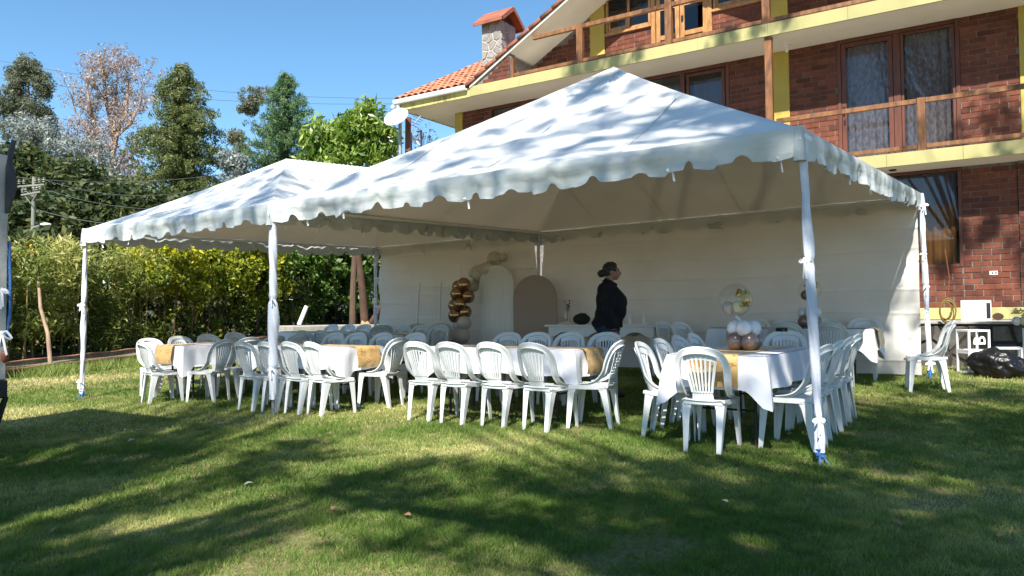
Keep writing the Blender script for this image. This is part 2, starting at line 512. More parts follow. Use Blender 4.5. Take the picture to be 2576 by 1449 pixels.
M['pole_conc'] = mat('utility_pole_concrete', (0.20, 0.21, 0.175), 0.9, (0.15, 0.16, 0.13), 2, coords='World')
M['wire'] = mat('wire', (0.07, 0.08, 0.08), 0.6)
M['bark_pale'] = mat('pale_bark', (0.34, 0.24, 0.165), 0.9, (0.20, 0.14, 0.10), 2.5, 6, coords='World', stretch=(2, 2, .5), bump=.5)
M['bark'] = mat('brown_bark', (0.11, 0.070, 0.045), 0.95, (0.06, 0.04, 0.028), 3, 6, coords='World', stretch=(2, 2, .5), bump=.6)
M['bark_red'] = mat('red_brown_log', (0.075, 0.038, 0.022), 0.9, (0.045, 0.024, 0.015), 4, 6, coords='World', bump=.5)
M['cut_wood'] = mat('fresh_cut_wood', (0.42, 0.28, 0.13), 0.8)
M['twig'] = mat('twig_grey', (0.30, 0.24, 0.21), 0.9)
M['soil'] = mat('dark_soil', (0.05, 0.038, 0.026), 0.95, (0.09, 0.065, 0.04), 3, 6, coords='World', bump=.4)
M['dry_leaf'] = mat('dry_leaf', (0.30, 0.17, 0.08), 0.7, rnd=.3)
M['pale_leaf'] = mat('pale_dry_leaf', (0.44, 0.42, 0.34), 0.7, rnd=.2)
def clear_mat():
    m = bpy.data.materials.new('clear_film')
    ns, ls = nodes(m)
    for n in list(ns):
        if n.type == 'BSDF_PRINCIPLED': ns.remove(n)
    t = ns.new('ShaderNodeBsdfTransparent'); t.inputs[0].default_value = (.96, .96, .95, 1)
    g = ns.new('ShaderNodeBsdfGlossy'); g.inputs['Roughness'].default_value = .06
    fr = ns.new('ShaderNodeLayerWeight'); fr.inputs[0].default_value = .5
    pw = ns.new('ShaderNodeMath'); pw.operation = 'POWER'; pw.inputs[1].default_value = 4.0; ls.new(fr.outputs['Facing'], pw.inputs[0])
    mr = ns.new('ShaderNodeMath'); mr.operation = 'MULTIPLY_ADD'; mr.inputs[1].default_value = .45; mr.inputs[2].default_value = .035
    ls.new(pw.outputs[0], mr.inputs[0])
    mx = ns.new('ShaderNodeMixShader'); ls.new(mr.outputs[0], mx.inputs[0]); ls.new(t.outputs[0], mx.inputs[1]); ls.new(g.outputs[0], mx.inputs[2])
    ls.new(mx.outputs[0], ns['Material Output'].inputs[0])
    return m
M['clear'] = clear_mat()
M['bark_white'] = mat('whitish_bark', (.50, .44, .36), .9, (.30, .24, .18), 5, 6, coords='World', stretch=(2, 2, .6), bump=.4)
# ------------------------------------------------------------------ ground and lawn
def lawn_mat():
    m = bpy.data.materials.new('lawn_soil')
    ns, ls = nodes(m); b = ns['Principled BSDF']; b.inputs['Roughness'].default_value = .95; b.inputs['Specular IOR Level'].default_value = .1
    ge = ns.new('ShaderNodeNewGeometry')
    nz = ns.new('ShaderNodeTexNoise'); nz.inputs['Scale'].default_value = .55; nz.inputs['Detail'].default_value = 6; ls.new(ge.outputs['Position'], nz.inputs['Vector'])
    n2 = ns.new('ShaderNodeTexNoise'); n2.inputs['Scale'].default_value = 22; n2.inputs['Detail'].default_value = 6; ls.new(ge.outputs['Position'], n2.inputs['Vector'])
    mm = ns.new('ShaderNodeMath'); mm.operation = 'MULTIPLY_ADD'; mm.inputs[1].default_value = .5; ls.new(n2.outputs['Fac'], mm.inputs[0]); ls.new(nz.outputs['Fac'], mm.inputs[2])
    rp = ns.new('ShaderNodeValToRGB'); e = rp.color_ramp.elements
    e[0].position = .55; e[0].color = (.08, .09, .03, 1); e[1].position = .95; e[1].color = (.25, .20, .10, 1)
    ls.new(mm.outputs[0], rp.inputs[0]); ls.new(rp.outputs[0], b.inputs['Base Color'])
    bp = ns.new('ShaderNodeBump'); bp.inputs['Strength'].default_value = .7; bp.inputs['Distance'].default_value = .03; ls.new(n2.outputs['Fac'], bp.inputs['Height']); ls.new(bp.outputs[0], b.inputs['Normal'])
    return m
M['lawn'] = lawn_mat()
xs = [-600, -200, -80, -40, -25, -18] + list(np.linspace(-14, 14, 29)) + [18, 25, 40, 80, 200, 600]
ys = [-600, -200, -60, -30] + list(np.linspace(-20, 24, 45)) + [30, 45, 80, 200, 600]
mb = MB()
for y in ys:
    for x in xs: mb.v.append((x, y, ground_z(x, y)))
w_ = len(xs)
for j in range(len(ys) - 1):
    for i in range(w_ - 1):
        mb.f.append((j * w_ + i, j * w_ + i + 1, (j + 1) * w_ + i + 1, (j + 1) * w_ + i)); mb.mi.append(0)
tag(mb.build('ground', M['lawn']), 'mown garden lawn sloping gently up to the house', None, None, 'structure')

# value noise for laying out greener and drier turf
_NG = rng.random((64, 64))
def vnoise(x, y):
    xi = np.floor(x).astype(int); yi = np.floor(y).astype(int); fx = x - xi; fy = y - yi
    fx = fx * fx * (3 - 2 * fx); fy = fy * fy * (3 - 2 * fy)
    a = _NG[xi % 64, yi % 64]; b = _NG[(xi + 1) % 64, yi % 64]; c = _NG[xi % 64, (yi + 1) % 64]; d = _NG[(xi + 1) % 64, (yi + 1) % 64]
    return (a * (1 - fx) + b * fx) * (1 - fy) + (c * (1 - fx) + d * fx) * fy
def gz_np(x, y):
    return 0.0246 * np.clip(x, -14, 14) + 0.0239 * np.clip(y, -30, 24) - 0.19

M['grass'] = leaf_mat('grass_blade', (0.100, 0.175, 0.030), (0.275, 0.325, 0.092), (0.60, 0.53, 0.26), trans=.35, rough=.55, spec=.25)
def blades(n, dmin, dmax, hgt, wid, xlim=None):
    # uniform over the wedge in view, between two distances
    d = np.sqrt(rng.random(n) * (dmax * dmax - dmin * dmin) + dmin * dmin)
    x = (rng.random(n) * 2 - 1) * (.74 * d + 2.4)
    y = d
    # where lawn really grows: left of the curb line and in front of the retaining wall
    sx = (x - O2.x) * E1.x + (y - O2.y) * E1.y; tt = (x - O2.x) * E2.x + (y - O2.y) * E2.y
    keep = (tt < 7.55 + np.where(sx > 3, 6, 0)) & (x > -11.0 + .358 * (y - 14.0))
    bare = vnoise(x * 1.5 + 11, y * 1.5 + 4) * .6 + vnoise(x * 5, y * 5 + 2) * .4
    keep &= rng.random(len(x)) > np.clip((bare - .58) * 3.2, 0, .8)
    x = x[keep]; y = y[keep]; n = len(x)
    z = gz_np(x, y)
    dry = vnoise(x * .9 + 3, y * .9) * .55 + vnoise(x * 2.6, y * 2.6 + 9) * .3 + vnoise(x * 9, y * 9) * .25
    clump = vnoise(x * 14 + 5, y * 14)
    h = hgt * (.45 + .75 * rng.random(n)) * (.35 + 1.15 * clump ** 1.3)
    tone = np.clip((dry - .43) * 1.5 + rng.normal(0, .17, n) + np.clip((-x - 3.0) * .07, 0, .36), 0, 1)
    h *= 1 - .3 * tone
    az = rng.random(n) * 2 * np.pi; lean = h * (.25 + .8 * rng.random(n))
    ca, sa = np.cos(az), np.sin(az)
    w = wid * (.6 + .8 * rng.random(n))
    fa = rng.random(n) * np.pi
    v = np.empty((n, 3, 3))
    v[:, 0] = np.stack([x - np.cos(fa) * w, y - np.sin(fa) * w, z], 1)
    v[:, 1] = np.stack([x + np.cos(fa) * w, y + np.sin(fa) * w, z], 1)
    v[:, 2] = np.stack([x + ca * lean, y + sa * lean, z + h], 1)
    return v.reshape(-1, 3), np.repeat(tone, 3)
V_, T_ = [], []
for a in ((400000, 2.4, 5.0, .042, .0022), (340000, 5.0, 8.0, .042, .0034), (250000, 8.0, 12.5, .045, .005), (160000, 12.5, 21.0, .05, .009)):
    v_, t_ = blades(*a); V_.append(v_); T_.append(t_)
v_ = np.concatenate(V_); t_ = np.concatenate(T_)
o = link(bpy.data.objects.new('grass', np_mesh('grass', v_, np.arange(len(v_), dtype=np.int32).reshape(-1, 3), M['grass'], t_)))
tag(o, 'short mown grass covering the lawn, greener and drier in patches', None, None, 'stuff')

# long tufts of grass along the curb under the hedge
V_, T_ = [], []
for k in range(46):
    u = random.random()
    bx = -9.6 + 2.2 * u + random.uniform(0, .5); by = 15.0 + 5.6 * u
    if random.random() < .35: bx += -.2
    n = 90
    x = bx + rng.normal(0, .16, n); y = by + rng.normal(0, .16, n); z = gz_np(x, y)
    h = .10 + .2 * rng.random(n); az = rng.random(n) * 2 * np.pi; fa = rng.random(n) * np.pi; w = .008
    v = np.empty((n, 3, 3))
    v[:, 0] = np.stack([x - np.cos(fa) * w, y - np.sin(fa) * w, z], 1); v[:, 1] = np.stack([x + np.cos(fa) * w, y + np.sin(fa) * w, z], 1)
    v[:, 2] = np.stack([x + np.cos(az) * h * .6, y + np.sin(az) * h * .6, z + h], 1)
    V_.append(v.reshape(-1, 3)); T_.append(np.repeat(np.clip(rng.normal(.32, .12, n), 0, 1), 3))
v_ = np.concatenate(V_); t_ = np.concatenate(T_)
o = link(bpy.data.objects.new('long_grass', np_mesh('long_grass', v_, np.arange(len(v_), dtype=np.int32).reshape(-1, 3), M['grass'], t_)))
tag(o, 'long unmown grass tufts along the curb below the hedge', None, None, 'stuff')

# the raised curb of the hedge bed, with a brick edge
def curb_pt(k, off=0.0):
    # k metres along the bed edge, off metres towards the hedge
    d = Vector((.335, .942)); nrm = Vector((-.942, .335))
    p = Vector((-10.15, 14.45)) + d * k + nrm * off
    return p.x, p.y
root = thing('garden_curb', 'low stained concrete curb with a brick edge along the hedge bed', 'curb', (*curb_pt(0), ground_z(*curb_pt(0))))
base = Vector(root.location)
mb = MB()
def strip(mb, o0, o1, h0, h1, k0=-14, k1=17, n=40):
    def sec(k):
        out = []
        for off, h in ((o0, h0), (o1, h0), (o1, h1), (o0, h1)):
            x, y = curb_pt(k, off)
            j = .012 * math.sin(k * 5.1 + off * 9) + .01 * math.sin(k * 11.3)
            out.append(Vector((x, y, ground_z(x, y) + h + (j if h > 0 else 0))) - base)
        return out
    ks = [k0 + (k1 - k0) * i / n for i in range(n + 1)]
    mb.sweep(ks, [sec(k) for k in ks])
strip(mb, 0, .30, -.1, .17); strip(mb, .30, .9, -.1, .20)
mb.build('curb_stone', M['curb'], root)
mb = MB(); strip(mb, -.015, .05, .172, .205, n=60); mb.build('brick_edge', M['curb_brick'], root)
mb = MB(); strip(mb, .55, .62, .195, .29, n=60); mb.build('back_curb', M['curb'], root)
mb = MB(); strip(mb, .545, .625, .292, .31, n=60); mb.build('back_brick_edge', M['curb_brick'], root)
mb = MB(); strip(mb, .64, 4.2, -.05, .26, n=30)
mb.build('bed_soil', M['soil'], root)
# ------------------------------------------------------------------ party tents
def bow(mb, p, size=.09, rz=0.0, tails=2):
    """a tied ribbon: two loops and tails, thin bands"""
    p = Vector(p)
    ca, sa = math.cos(rz), math.sin(rz)
    def band(pts, w=.010, th=.0015):
        secs = []
        for i, q in enumerate(pts):
            a = pts[max(i - 1, 0)]; b = pts[min(i + 1, len(pts) - 1)]
            t = (b - a).normalized()
            n = Vector((-sa, ca, 0)); wdir = Vector((-sa * .3, ca * .3, .0)) + t.cross(n) * .9
            if wdir.length < 1e-3: wdir = Vector((ca, sa, 0))
            wdir.normalize(); nn = t.cross(wdir).normalized()
            secs.append([q + wdir * w + nn * th, q - wdir * w + nn * th, q - wdir * w - nn * th, q + wdir * w - nn * th])
        mb.sweep(pts, secs)
    for sgn in (-1, 1):
        pts = []
        for k in range(9):
            a = PI * 2 * k / 8
            lx = sgn * size * .55 * (1 - math.cos(a)); lz = size * .33 * math.sin(a) - size * .25 * (1 - math.cos(a)) * random.uniform(.5, 1.1)
            pts.append(p + Vector((lx * ca, lx * sa, lz)) + Vector((0, 0, .004 * k)))
        band(pts)
    for k in range(tails):
        sgn = -1 if k % 2 else 1
        L = size * random.uniform(1.3, 2.4); dx = sgn * size * random.uniform(.1, .7)
        pts = [p + Vector((dx * u * ca, dx * u * sa, -L * u + .02 * math.sin(u * 5 + k))) for u in (0, .25, .5, .75, 1)]
        band(pts)

def sleeve_pole(parent, b, t, sleeve0=.10, rope=True, bows=(), rs=1.0):
    """twisted white cloth wound on a steel pipe; b, t local base and top"""
    b = Vector(b); t = Vector(t); L = (t - b).length; ax = (t - b).normalized()
    mb = MB(); mb.tube([b - ax * .04, t], .021, 12)
    po = mb.build('pole', M['steel'], parent)
    u = ax.orthogonal().normalized(); w = ax.cross(u)
    nz, nf = 150, 36
    ph = random.random() * 6; tw = random.choice((-1, 1)) * random.uniform(7, 9)
    mb = MB()
    def fn(i, j):
        z = sleeve0 + (L - sleeve0) * j
        a = 2 * PI * i
        r_ = .034 - .003 * j + .0040 * math.sin(2 * a + tw * z + ph) + .0050 * (1 - abs(math.sin(2.5 * a + tw * 1.1 * z + 1 + ph)) ** .5) + .0035 * (1 - abs(math.sin(1.5 * a + tw * .9 * z + ph)) ** .4) + .002 * math.sin(z * 13 + 2 * a)
        for k in bows: r_ -= .012 * math.exp(-((z / L - k) / .012) ** 2)
        r_ *= rs * (1 + .12 * math.sin(z * 4.1 + ph))
        if j < .03: r_ *= 1.0 + .25 * math.sin(a * 3) * (1 - j / .03)
        return b + ax * z + (u * math.cos(a) + w * math.sin(a)) * r_
    mb.grid(fn, nf, nz, closed_u=True)
    sl = mb.build('sleeve', M['sleeve'], parent, smooth=60)
    for k in bows:
        q = b + ax * (L * k)
        mb = MB(); bow(mb, q + Vector((random.uniform(-.04, .04), -.048, 0)), .05, random.uniform(-1.2, 1.2)); mb.build('ribbon_bow', M['ribbon'], parent)
    if rope:
        mb = MB()
        pts = [b + ax * (.045 + .07 * k / 60) + (u * math.cos(k * .72) + w * math.sin(k * .72)) * (.030 + .006 * math.sin(k * .9)) for k in range(61)]
        mb.tube(pts, .0055, 6)
        for q in range(3):
            a = random.random() * 6.28
            mb.tube([b + ax * .06 + Vector((math.cos(a) * .03, math.sin(a) * .03, 0)), b + Vector((math.cos(a) * .07, math.sin(a) * .07, .02)), b + Vector((math.cos(a) * .12, math.sin(a) * .10, -.01))], .004, 6)
        mb.build('blue_rope', M['blue_rope'], parent)
    return po

def scallop(u, n, seed):
    """height of the cut above the valance hem at u in 0..1"""
    x = u * n; k = int(math.floor(x + .5)); d = x - k
    h = .052 * (1 + .35 * math.sin(k * 2.3 + seed))
    w = .125 + .025 * math.sin(k * 3.7 + seed)
    e = max(0.0, 1 - (abs(d) / w) ** 2) ** .6
    return h * e - .012 * math.cos(2 * PI * (x - .5)) * .6 + .028 * d * math.sin(k * 5.3 + seed) * (1 - e) + .010 * math.sin(k * 2.9 + seed)

def tent(name, label, corners, ridge, nscal, root_st, peak_soft=.04, open_edges=()):
    """corners: FR, FL, RL, RR as (s, t, z) of the eave; ridge: one or two (s, t, z)"""
    rx, ry = XY(*root_st)
    root = thing(name, label, 'tent', (rx, ry, 0), RZ)
    def P(s, t, z): return Vector((-(s - root_st[0]), t - root_st[1], z))
    c = [P(*q) for q in corners]; rd = [P(*q) for q in ridge]
    if len(rd) == 1: rd = [rd[0], rd[0]]
    # faces: front (FR-FL), left (FL-RL), rear (RL-RR), right (RR-FR)
    # the ridge runs front to back: rd[0] near the front, rd[1] near the rear
    tops = [(rd[0], rd[0]), (rd[0], rd[1]), (rd[1], rd[1]), (rd[1], rd[0])]
    mb = MB()
    for k in range(4):
        a, b = c[k], c[(k + 1) % 4]; ta, tb = tops[k]
        mid = (a + b) / 2; seed = k * 1.7 + len(name)
        fn_n = (b - a).cross(ta - a).normalized()
        if fn_n.z < 0: fn_n = -fn_n
        def fn(i, j, a=a, b=b, ta=ta, tb=tb, seed=seed, nn=fn_n):
            jj = j
            e = a.lerp(b, i); t_ = ta.lerp(tb, i)
            p = e.lerp(t_, jj)
            edge = math.sin(PI * i) ** .7 if 0 < i < 1 else 0
            sag = -.10 * math.sin(PI * jj) * edge
            wr = .012 * math.sin(i * 31 + seed) * 5 * jj * (1 - jj) ** 3 * edge + .012 * math.sin(i * 11 + jj * 17 + seed) * edge * math.sin(PI * jj) + .007 * math.sin(i * 37 - jj * 23 + 2 * seed) * edge * math.sin(PI * jj) + .006 * math.sin(i * 19 + jj * 41 + seed) * edge * math.sin(PI * jj)
            wr += .014 * math.sin((i - .5) * 46 / (1.15 - jj * .8) + seed) * edge * math.exp(-((jj - .93) / .10) ** 2)
            hip = -.035 * math.sin(PI * jj) * (1 - edge)
            return p + nn * (sag + wr) + Vector((0, 0, hip))
        mb.grid(fn, 64, 40)
    roof = mb.build('roof_fabric', M['canvas'], root, smooth=50, weld=True)
    lb = MB(); lb.v = [(p[0], p[1], p[2] - .022) for p in mb.v]; lb.f = list(mb.f); lb.mi = list(mb.mi)
    lb.build('roof_lining', M['lining'], root, smooth=50, weld=True)
    # welded seams between the fabric widths
    for k in range(4):
        a, b = c[k], c[(k + 1) % 4]; ta, tb = tops[k]
        nn = (b - a).cross(ta - a).normalized()
        if nn.z < 0: nn = -nn
        along = (b - a).normalized(); n_s = max(2, int((b - a).length / 1.25))
        for q in range(1, n_s):
            i0 = q / n_s; pts = []
            for m_ in range(25):
                j = m_ / 26
                lo_, hi_ = (ta - a).dot(along) / (b - a).length, (tb - a).dot(along) / (b - a).length
                i = (i0 - lo_ * j) / ((1 - j) + (hi_ - lo_) * j)
                if not 0.02 < i < .98: break
                edge = math.sin(PI * i) ** .7
                pts.append(a.lerp(b, i).lerp(ta.lerp(tb, i), j) + nn * (-.10 * math.sin(PI * j) * edge + .004))
            if len(pts) > 2:
                for off, m_n in ((-.0005, 'canvas'),):
                    sm_ = MB(); secs = [[p + nn * off + along * .012, p + nn * (off + .0025), p + nn * off - along * .012, p + nn * (off - .0025)] for p in pts]
                    sm_.sweep(secs, secs); sm_.build('seam', M[m_n], root, smooth=0)
    # valances
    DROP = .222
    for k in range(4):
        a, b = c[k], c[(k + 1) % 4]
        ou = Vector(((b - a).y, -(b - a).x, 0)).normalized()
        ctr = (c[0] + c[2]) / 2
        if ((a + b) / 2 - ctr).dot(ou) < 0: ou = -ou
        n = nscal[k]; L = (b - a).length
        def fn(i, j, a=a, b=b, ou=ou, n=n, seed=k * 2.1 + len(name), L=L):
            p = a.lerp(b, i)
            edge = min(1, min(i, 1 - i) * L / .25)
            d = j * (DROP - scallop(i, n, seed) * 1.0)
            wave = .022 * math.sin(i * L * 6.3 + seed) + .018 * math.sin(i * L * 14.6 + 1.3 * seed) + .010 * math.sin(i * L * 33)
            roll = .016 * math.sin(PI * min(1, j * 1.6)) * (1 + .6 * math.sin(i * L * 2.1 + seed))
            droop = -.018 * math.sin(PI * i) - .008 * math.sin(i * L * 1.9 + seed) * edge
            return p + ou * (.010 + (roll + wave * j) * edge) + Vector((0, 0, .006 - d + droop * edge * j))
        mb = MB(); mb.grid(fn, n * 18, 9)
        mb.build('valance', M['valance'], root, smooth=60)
        # steel tube along the eave
        mb = MB(); mb.tube([a + Vector((0, 0, -.05)) - ou * .05, b + Vector((0, 0, -.05)) - ou * .05], .019, 8)
        mb.build('eave_pipe', M['white_paint'], root)
        # corner gusset at corner a
        # ties hanging from the hem
        for q in range(n):
            if random.random() < .4:
                i = (q + random.random()) / n
                p = fn(i, 1.0)
                mb = MB(); bow(mb, p + ou * -.02 + Vector((0, 0, .02)), .035, random.random() * 3, tails=1)
                mb.build('hem_tie', M['ribbon'], root)
    for k in range(4):
        mb = MB()
        p = c[k]
        mb.tube([p + Vector((0, 0, .012)), p + Vector((0, 0, -.10)), p + Vector((0, 0, -.25))], [.03, .045, .05], 8)
        mb.build('corner_seam', M['valance'], root)
    return root, P

def wall_panel(root, P, s0, s1, t, ztop, name='rear_wall', seed=0.0):
    """hanging vinyl wall with horizontal packing creases"""
    mb = MB()
    def fn(i, j):
        s = s0 + (s1 - s0) * i
        zb = gst(s, t) + .03
        z = zb + (ztop(i) - zb) * j
        cr = (z / .31) % 1.0
        y = t + .014 * abs(cr - .5) - .013 * (.55 + .45 * math.sin(s * 1.3 + math.floor(z / .31) * 2.1)) * math.exp(-((cr - .5 + .12 * math.sin(s * .9 + seed + math.floor(z / .31))) / .05) ** 2) + .010 * math.sin(s * 3.1 + z * 9 + seed) * math.exp(-(((s * .8) % 1.0 - .5) / .2) ** 2) + .022 * math.sin(s * 2.3 + seed) * (1 - .6 * j) + .012 * math.sin(s * 5.7 + z * 1.7 + seed)
        y += .02 * math.sin(i * 40 + seed) * math.exp(-((1 - j) / .10) ** 2)
        y += .03 * math.exp(-(i * 8) ** 2) * math.sin(z * 6) + .03 * math.exp(-((1 - i) * 8) ** 2) * math.sin(z * 7 + 1)
        return P(s, y, z)
    mb.grid(fn, 96, 160)
    return mb.build(name, M['wallvinyl'], root, smooth=60)

S1, S2 = 6.06, 10.24
rt1, P1f = tent('party_tent', 'big white peaked party tent nearest the camera, standing before the house',
     [(.05, -.05, 2.506), (S1, -.04, 2.446), (S1 - .02, 6.05, 2.66), (-.22, 6.05, 2.76)], [(3.03, 3.0, 4.345)], (14, 14, 14, 15), (0, 0))
rt2, P2f = tent('party_tent', 'smaller white hipped tent joined to the left side of the big tent',
     [(S1 + .004, -.045, 2.446), (S2, -.05, 2.431), (S2 - .1, 6.05, 2.60), (S1 - .016, 6.052, 2.66)], [(8.16, 1.96, 3.575), (8.12, 4.1, 3.74)], (10, 14, 10, 14), (S1, 0))
# poles
def loc1(s, t, h): return P1f(s, t, gst(s, t) + h)
def loc2(s, t, h): return P2f(s, t, gst(s, t) + h)
sleeve_pole(rt1, loc1(-.035, .03, 0), P1f(.045, -.0, 2.50), .09, True, (.97, .60, .13))
sleeve_pole(rt1, loc1(6.05, .0, 0), P1f(S1, .0, 2.43), .19, False, (.95, .55, .22), 1.5)
sleeve_pole(rt1, loc1(-.28, 5.98, 0), P1f(-.22, 6.02, 2.72), .16, True, (.95, .68, .50, .36, .08))
sleeve_pole(rt1, loc1(6.04, 6.0, 0), P1f(6.03, 6.0, 2.6), .2, False, (.7, .5))
sleeve_pole(rt2, loc2(10.27, -.04, 0), P2f(S2, -.03, 2.44), .08, True, (.92, .55, .1))
sleeve_pole(rt2, loc2(10.12, 6.0, 0), P2f(10.12, 6.0, 2.56), .2, False, (.85, .55))
wall_panel(rt1, P1f, 5.97, -.17, 6.03, lambda i: 2.60 + .08 * i, seed=.4)
wall_panel(rt2, P2f, 10.02, 6.10, 6.02, lambda i: 2.54 + .06 * i, seed=2.1)
# side ties of the left tent's wall
for z in (.7, 1.3, 1.9, 2.3):
    mb = MB(); bow(mb, P2f(10.06, 5.98, z), .06, random.random()); mb.build('wall_tie', M['ribbon'], rt2)
# ------------------------------------------------------------------ plastic chairs
def back_y(x, z):
    return -.185 - .29 * (z - .45) + .055 * (x / .2) ** 2

def chair_meshes(old=False, web=False):
    ms = {}
    mt = M['plastic_old'] if old else M['plastic']
    # seat: dished plate with slots and a turned-down rim
    mb = MB()
    nx, ny = 22, 18
    def fn(i, j):
        u = i * 2 - 1; y = -.20 + .43 * j
        w = .178 + .022 * j - .02 * max(0, (j - .8) / .2) ** 2
        x = u * w
        z = .440 - .012 * (1 - u * u) - .012 * math.sin(PI * j)
        if j > .86: z -= .045 * ((j - .86) / .14) ** 2
        if abs(u) > .88: z -= .030 * ((abs(u) - .88) / .12) ** 2
        return (x, y, z)
    mb.grid(fn, nx, ny)
    keep = []
    for q in range(ny):
        for i in range(nx):
            slot = i in (4, 7, 10, 11, 14, 17) and i != 11 and 3 <= q <= 9
            keep.append(not slot)
    mb.f = [f for f, k in zip(mb.f, keep) if k]; mb.mi = [0] * len(mb.f)
    me = mb.mesh('seat', mt, 50)
    bm = bmesh.new(); bm.from_mesh(me); bmesh.ops.solidify(bm, geom=list(bm.faces), thickness=.007); bm.to_mesh(me); bm.free()
    # apron below the rim
    ms['seat'] = me
    mb = MB()
    for sx in (-1, 1):
        a = [(sx * .172, -.16, .43), (sx * .195, .05, .43), (sx * .193, .19, .43)]
        for k in range(2):
            p, q = Vector(a[k]), Vector(a[k + 1])
            mb.obox((p + q) / 2 + Vector((0, 0, -.017)), (q - p), Vector((1, 0, 0)) - (q - p).normalized() * (q - p).normalized().x, (0, 0, 1), (q - p).length / 2 + .004, .003, .020)
    mb.obox((0, -.188, .415), (1, 0, 0), (0, 1, 0), (0, 0, 1), .16, .003, .022)
    mb.obox((0, .21, .395), (1, 0, 0), (0, 1, 0), (0, 0, 1), .17, .003, .016)
    ms['apron'] = mb.mesh('apron', mt)
    # hoop
    half = [(.192, .075, .445), (.194, .00, .452), (.195, -.07, .475), (.198, -.125, .52), (.203, None, .58), (.206, None, .65), (.202, None, .715), (.186, None, .772), (.150, None, .818), (.08, None, .845), (0, None, .853)]
    pts = []
    for x, y, z in half: pts.append(Vector((x, back_y(x, z) if y is None else y, z)))
    full = pts + [Vector((-p.x, p.y, p.z)) for p in reversed(pts[:-1])]
    # resample smoothly
    def cat(p0, p1, p2, p3, t):
        return .5 * ((2 * p1) + (-p0 + p2) * t + (2 * p0 - 5 * p1 + 4 * p2 - p3) * t * t + (-p0 + 3 * p1 - 3 * p2 + p3) * t * t * t)
    sm = []
    for i in range(len(full) - 1):
        p0 = full[max(i - 1, 0)]; p3 = full[min(i + 2, len(full) - 1)]
        for k in range(2): sm.append(cat(p0, full[i], full[i + 1], p3, k / 2))
    sm.append(full[-1])
    secs = []
    n = len(sm)
    for i, p in enumerate(sm):
        a = sm[max(i - 1, 0)]; b = sm[min(i + 1, n - 1)]
        t = (b - a).normalized()
        # normal of the back surface (points backwards)
        bn = Vector((0, -1, -.28)).normalized() if p.z > .53 else Vector((0, -.35, -1)).normalized().lerp(Vector((0, -1, -.28)).normalized(), max(0, (p.z - .445) / .085))
        bn = (bn - t * bn.dot(t)).normalized()
        inn = t.cross(bn).normalized()
        f = i / (n - 1); tail = min(1, min(f, 1 - f) / .18)
        wi = (.012 + .015 * tail); dp = .017 * (.45 + .55 * tail)
        ring = []
        # flange section: a band with a lip turned backwards on its outer edge
        for cx, cd in ((-1, .0), (-.9, -.5), (.75, -.5), (1.0, -.1), (1.0, 1.0), (.78, 1.0), (.72, .15), (-.85, .15)):
            ring.append(p - inn * (wi * cx) + bn * (dp * cd * 1.5))
        secs.append(ring)
    # inn must point inwards: flip when the middle ring's inn points up
    mb = MB(); mb.sweep(sm, secs)
    # crest between hoop and slats
    def zslat(x): return .772 - 1.9 * x * x
    def zhoop(x): return .842 - 1.15 * x * x - 9 * x ** 4
    def fn(i, j):
        x = (i * 2 - 1) * .138
        z = zslat(x) + (zhoop(x) - zslat(x)) * j
        return (x, back_y(x, z) - .004, z)
    cb = MB(); cb.grid(fn, 16, 4)
    me2 = cb.mesh('c', mt); bm = bmesh.new(); bm.from_mesh(me2); bmesh.ops.solidify(bm, geom=list(bm.faces), thickness=.008)
    bm.verts.index_update(); mb.add([v.co[:] for v in bm.verts], [[q.index for q in f.verts] for f in bm.faces]); bm.free(); bpy.data.meshes.remove(me2)
    # foot plate
    def fn(i, j):
        x = (i * 2 - 1) * (.088 - .004 * j); z = .425 + .075 * j
        return (x, back_y(x, z) - .004, z)
    cb = MB(); cb.grid(fn, 6, 2)
    me2 = cb.mesh('c', mt); bm = bmesh.new(); bm.from_mesh(me2); bmesh.ops.solidify(bm, geom=list(bm.faces), thickness=.008)
    bm.verts.index_update(); mb.add([v.co[:] for v in bm.verts], [[q.index for q in f.verts] for f in bm.faces]); bm.free(); bpy.data.meshes.remove(me2)
    ms['back_frame'] = mb.mesh('back_frame', mt, 40)
    ms['slats'] = []
    if not web:
        for k in range(8):
            c = (k - 3.5) / 3.5
            x0, x1 = c * .080, c * .130
            wd = .0068 if abs(c) < .99 else .0095
            rows = []
            for q in range(6):
                u = q / 5
                z = .492 + (zslat(x1) + .012 - .492) * u; x = x0 + (x1 - x0) * u ** 1.15
                y = back_y(x, z) - .004
                ww = wd * (1 + .25 * u)
                rows.append([Vector((x - ww, y + .004, z)), Vector((x - ww, y - .006, z)), Vector((x + ww, y - .006, z)), Vector((x + ww, y + .004, z))])
            sb = MB(); sb.sweep(rows, rows); ms['slats'].append(sb.mesh('slat', mt, 40))
    else:
        sb = MB()
        for rw in range(9):
            z = .515 + rw * .030
            hw = .085 + .05 * (rw / 8)
            nn = 4 if rw % 2 else 5
            for q in range(nn):
                x = (q - (nn - 1) / 2) * hw * 2 / nn
                ring = []
                for a in range(11):
                    an = 2 * PI * a / 10
                    xx = x + math.cos(an) * hw / nn * .98; zz = z + math.sin(an) * .019
                    ring.append(Vector((xx, back_y(xx, zz) - .004, zz)))
                sb.tube(ring, .0048, 4, cap=False)
        for sx in (-1, 1):
            sb.tube([Vector((sx * (.085 + .05 * u), back_y(.1, .49 + .27 * u) - .004, .49 + .27 * u)) for u in (0, .33, .66, 1)], .007, 5)
        ms['slats'].append(sb.mesh('pierced_panel', mt, 40))
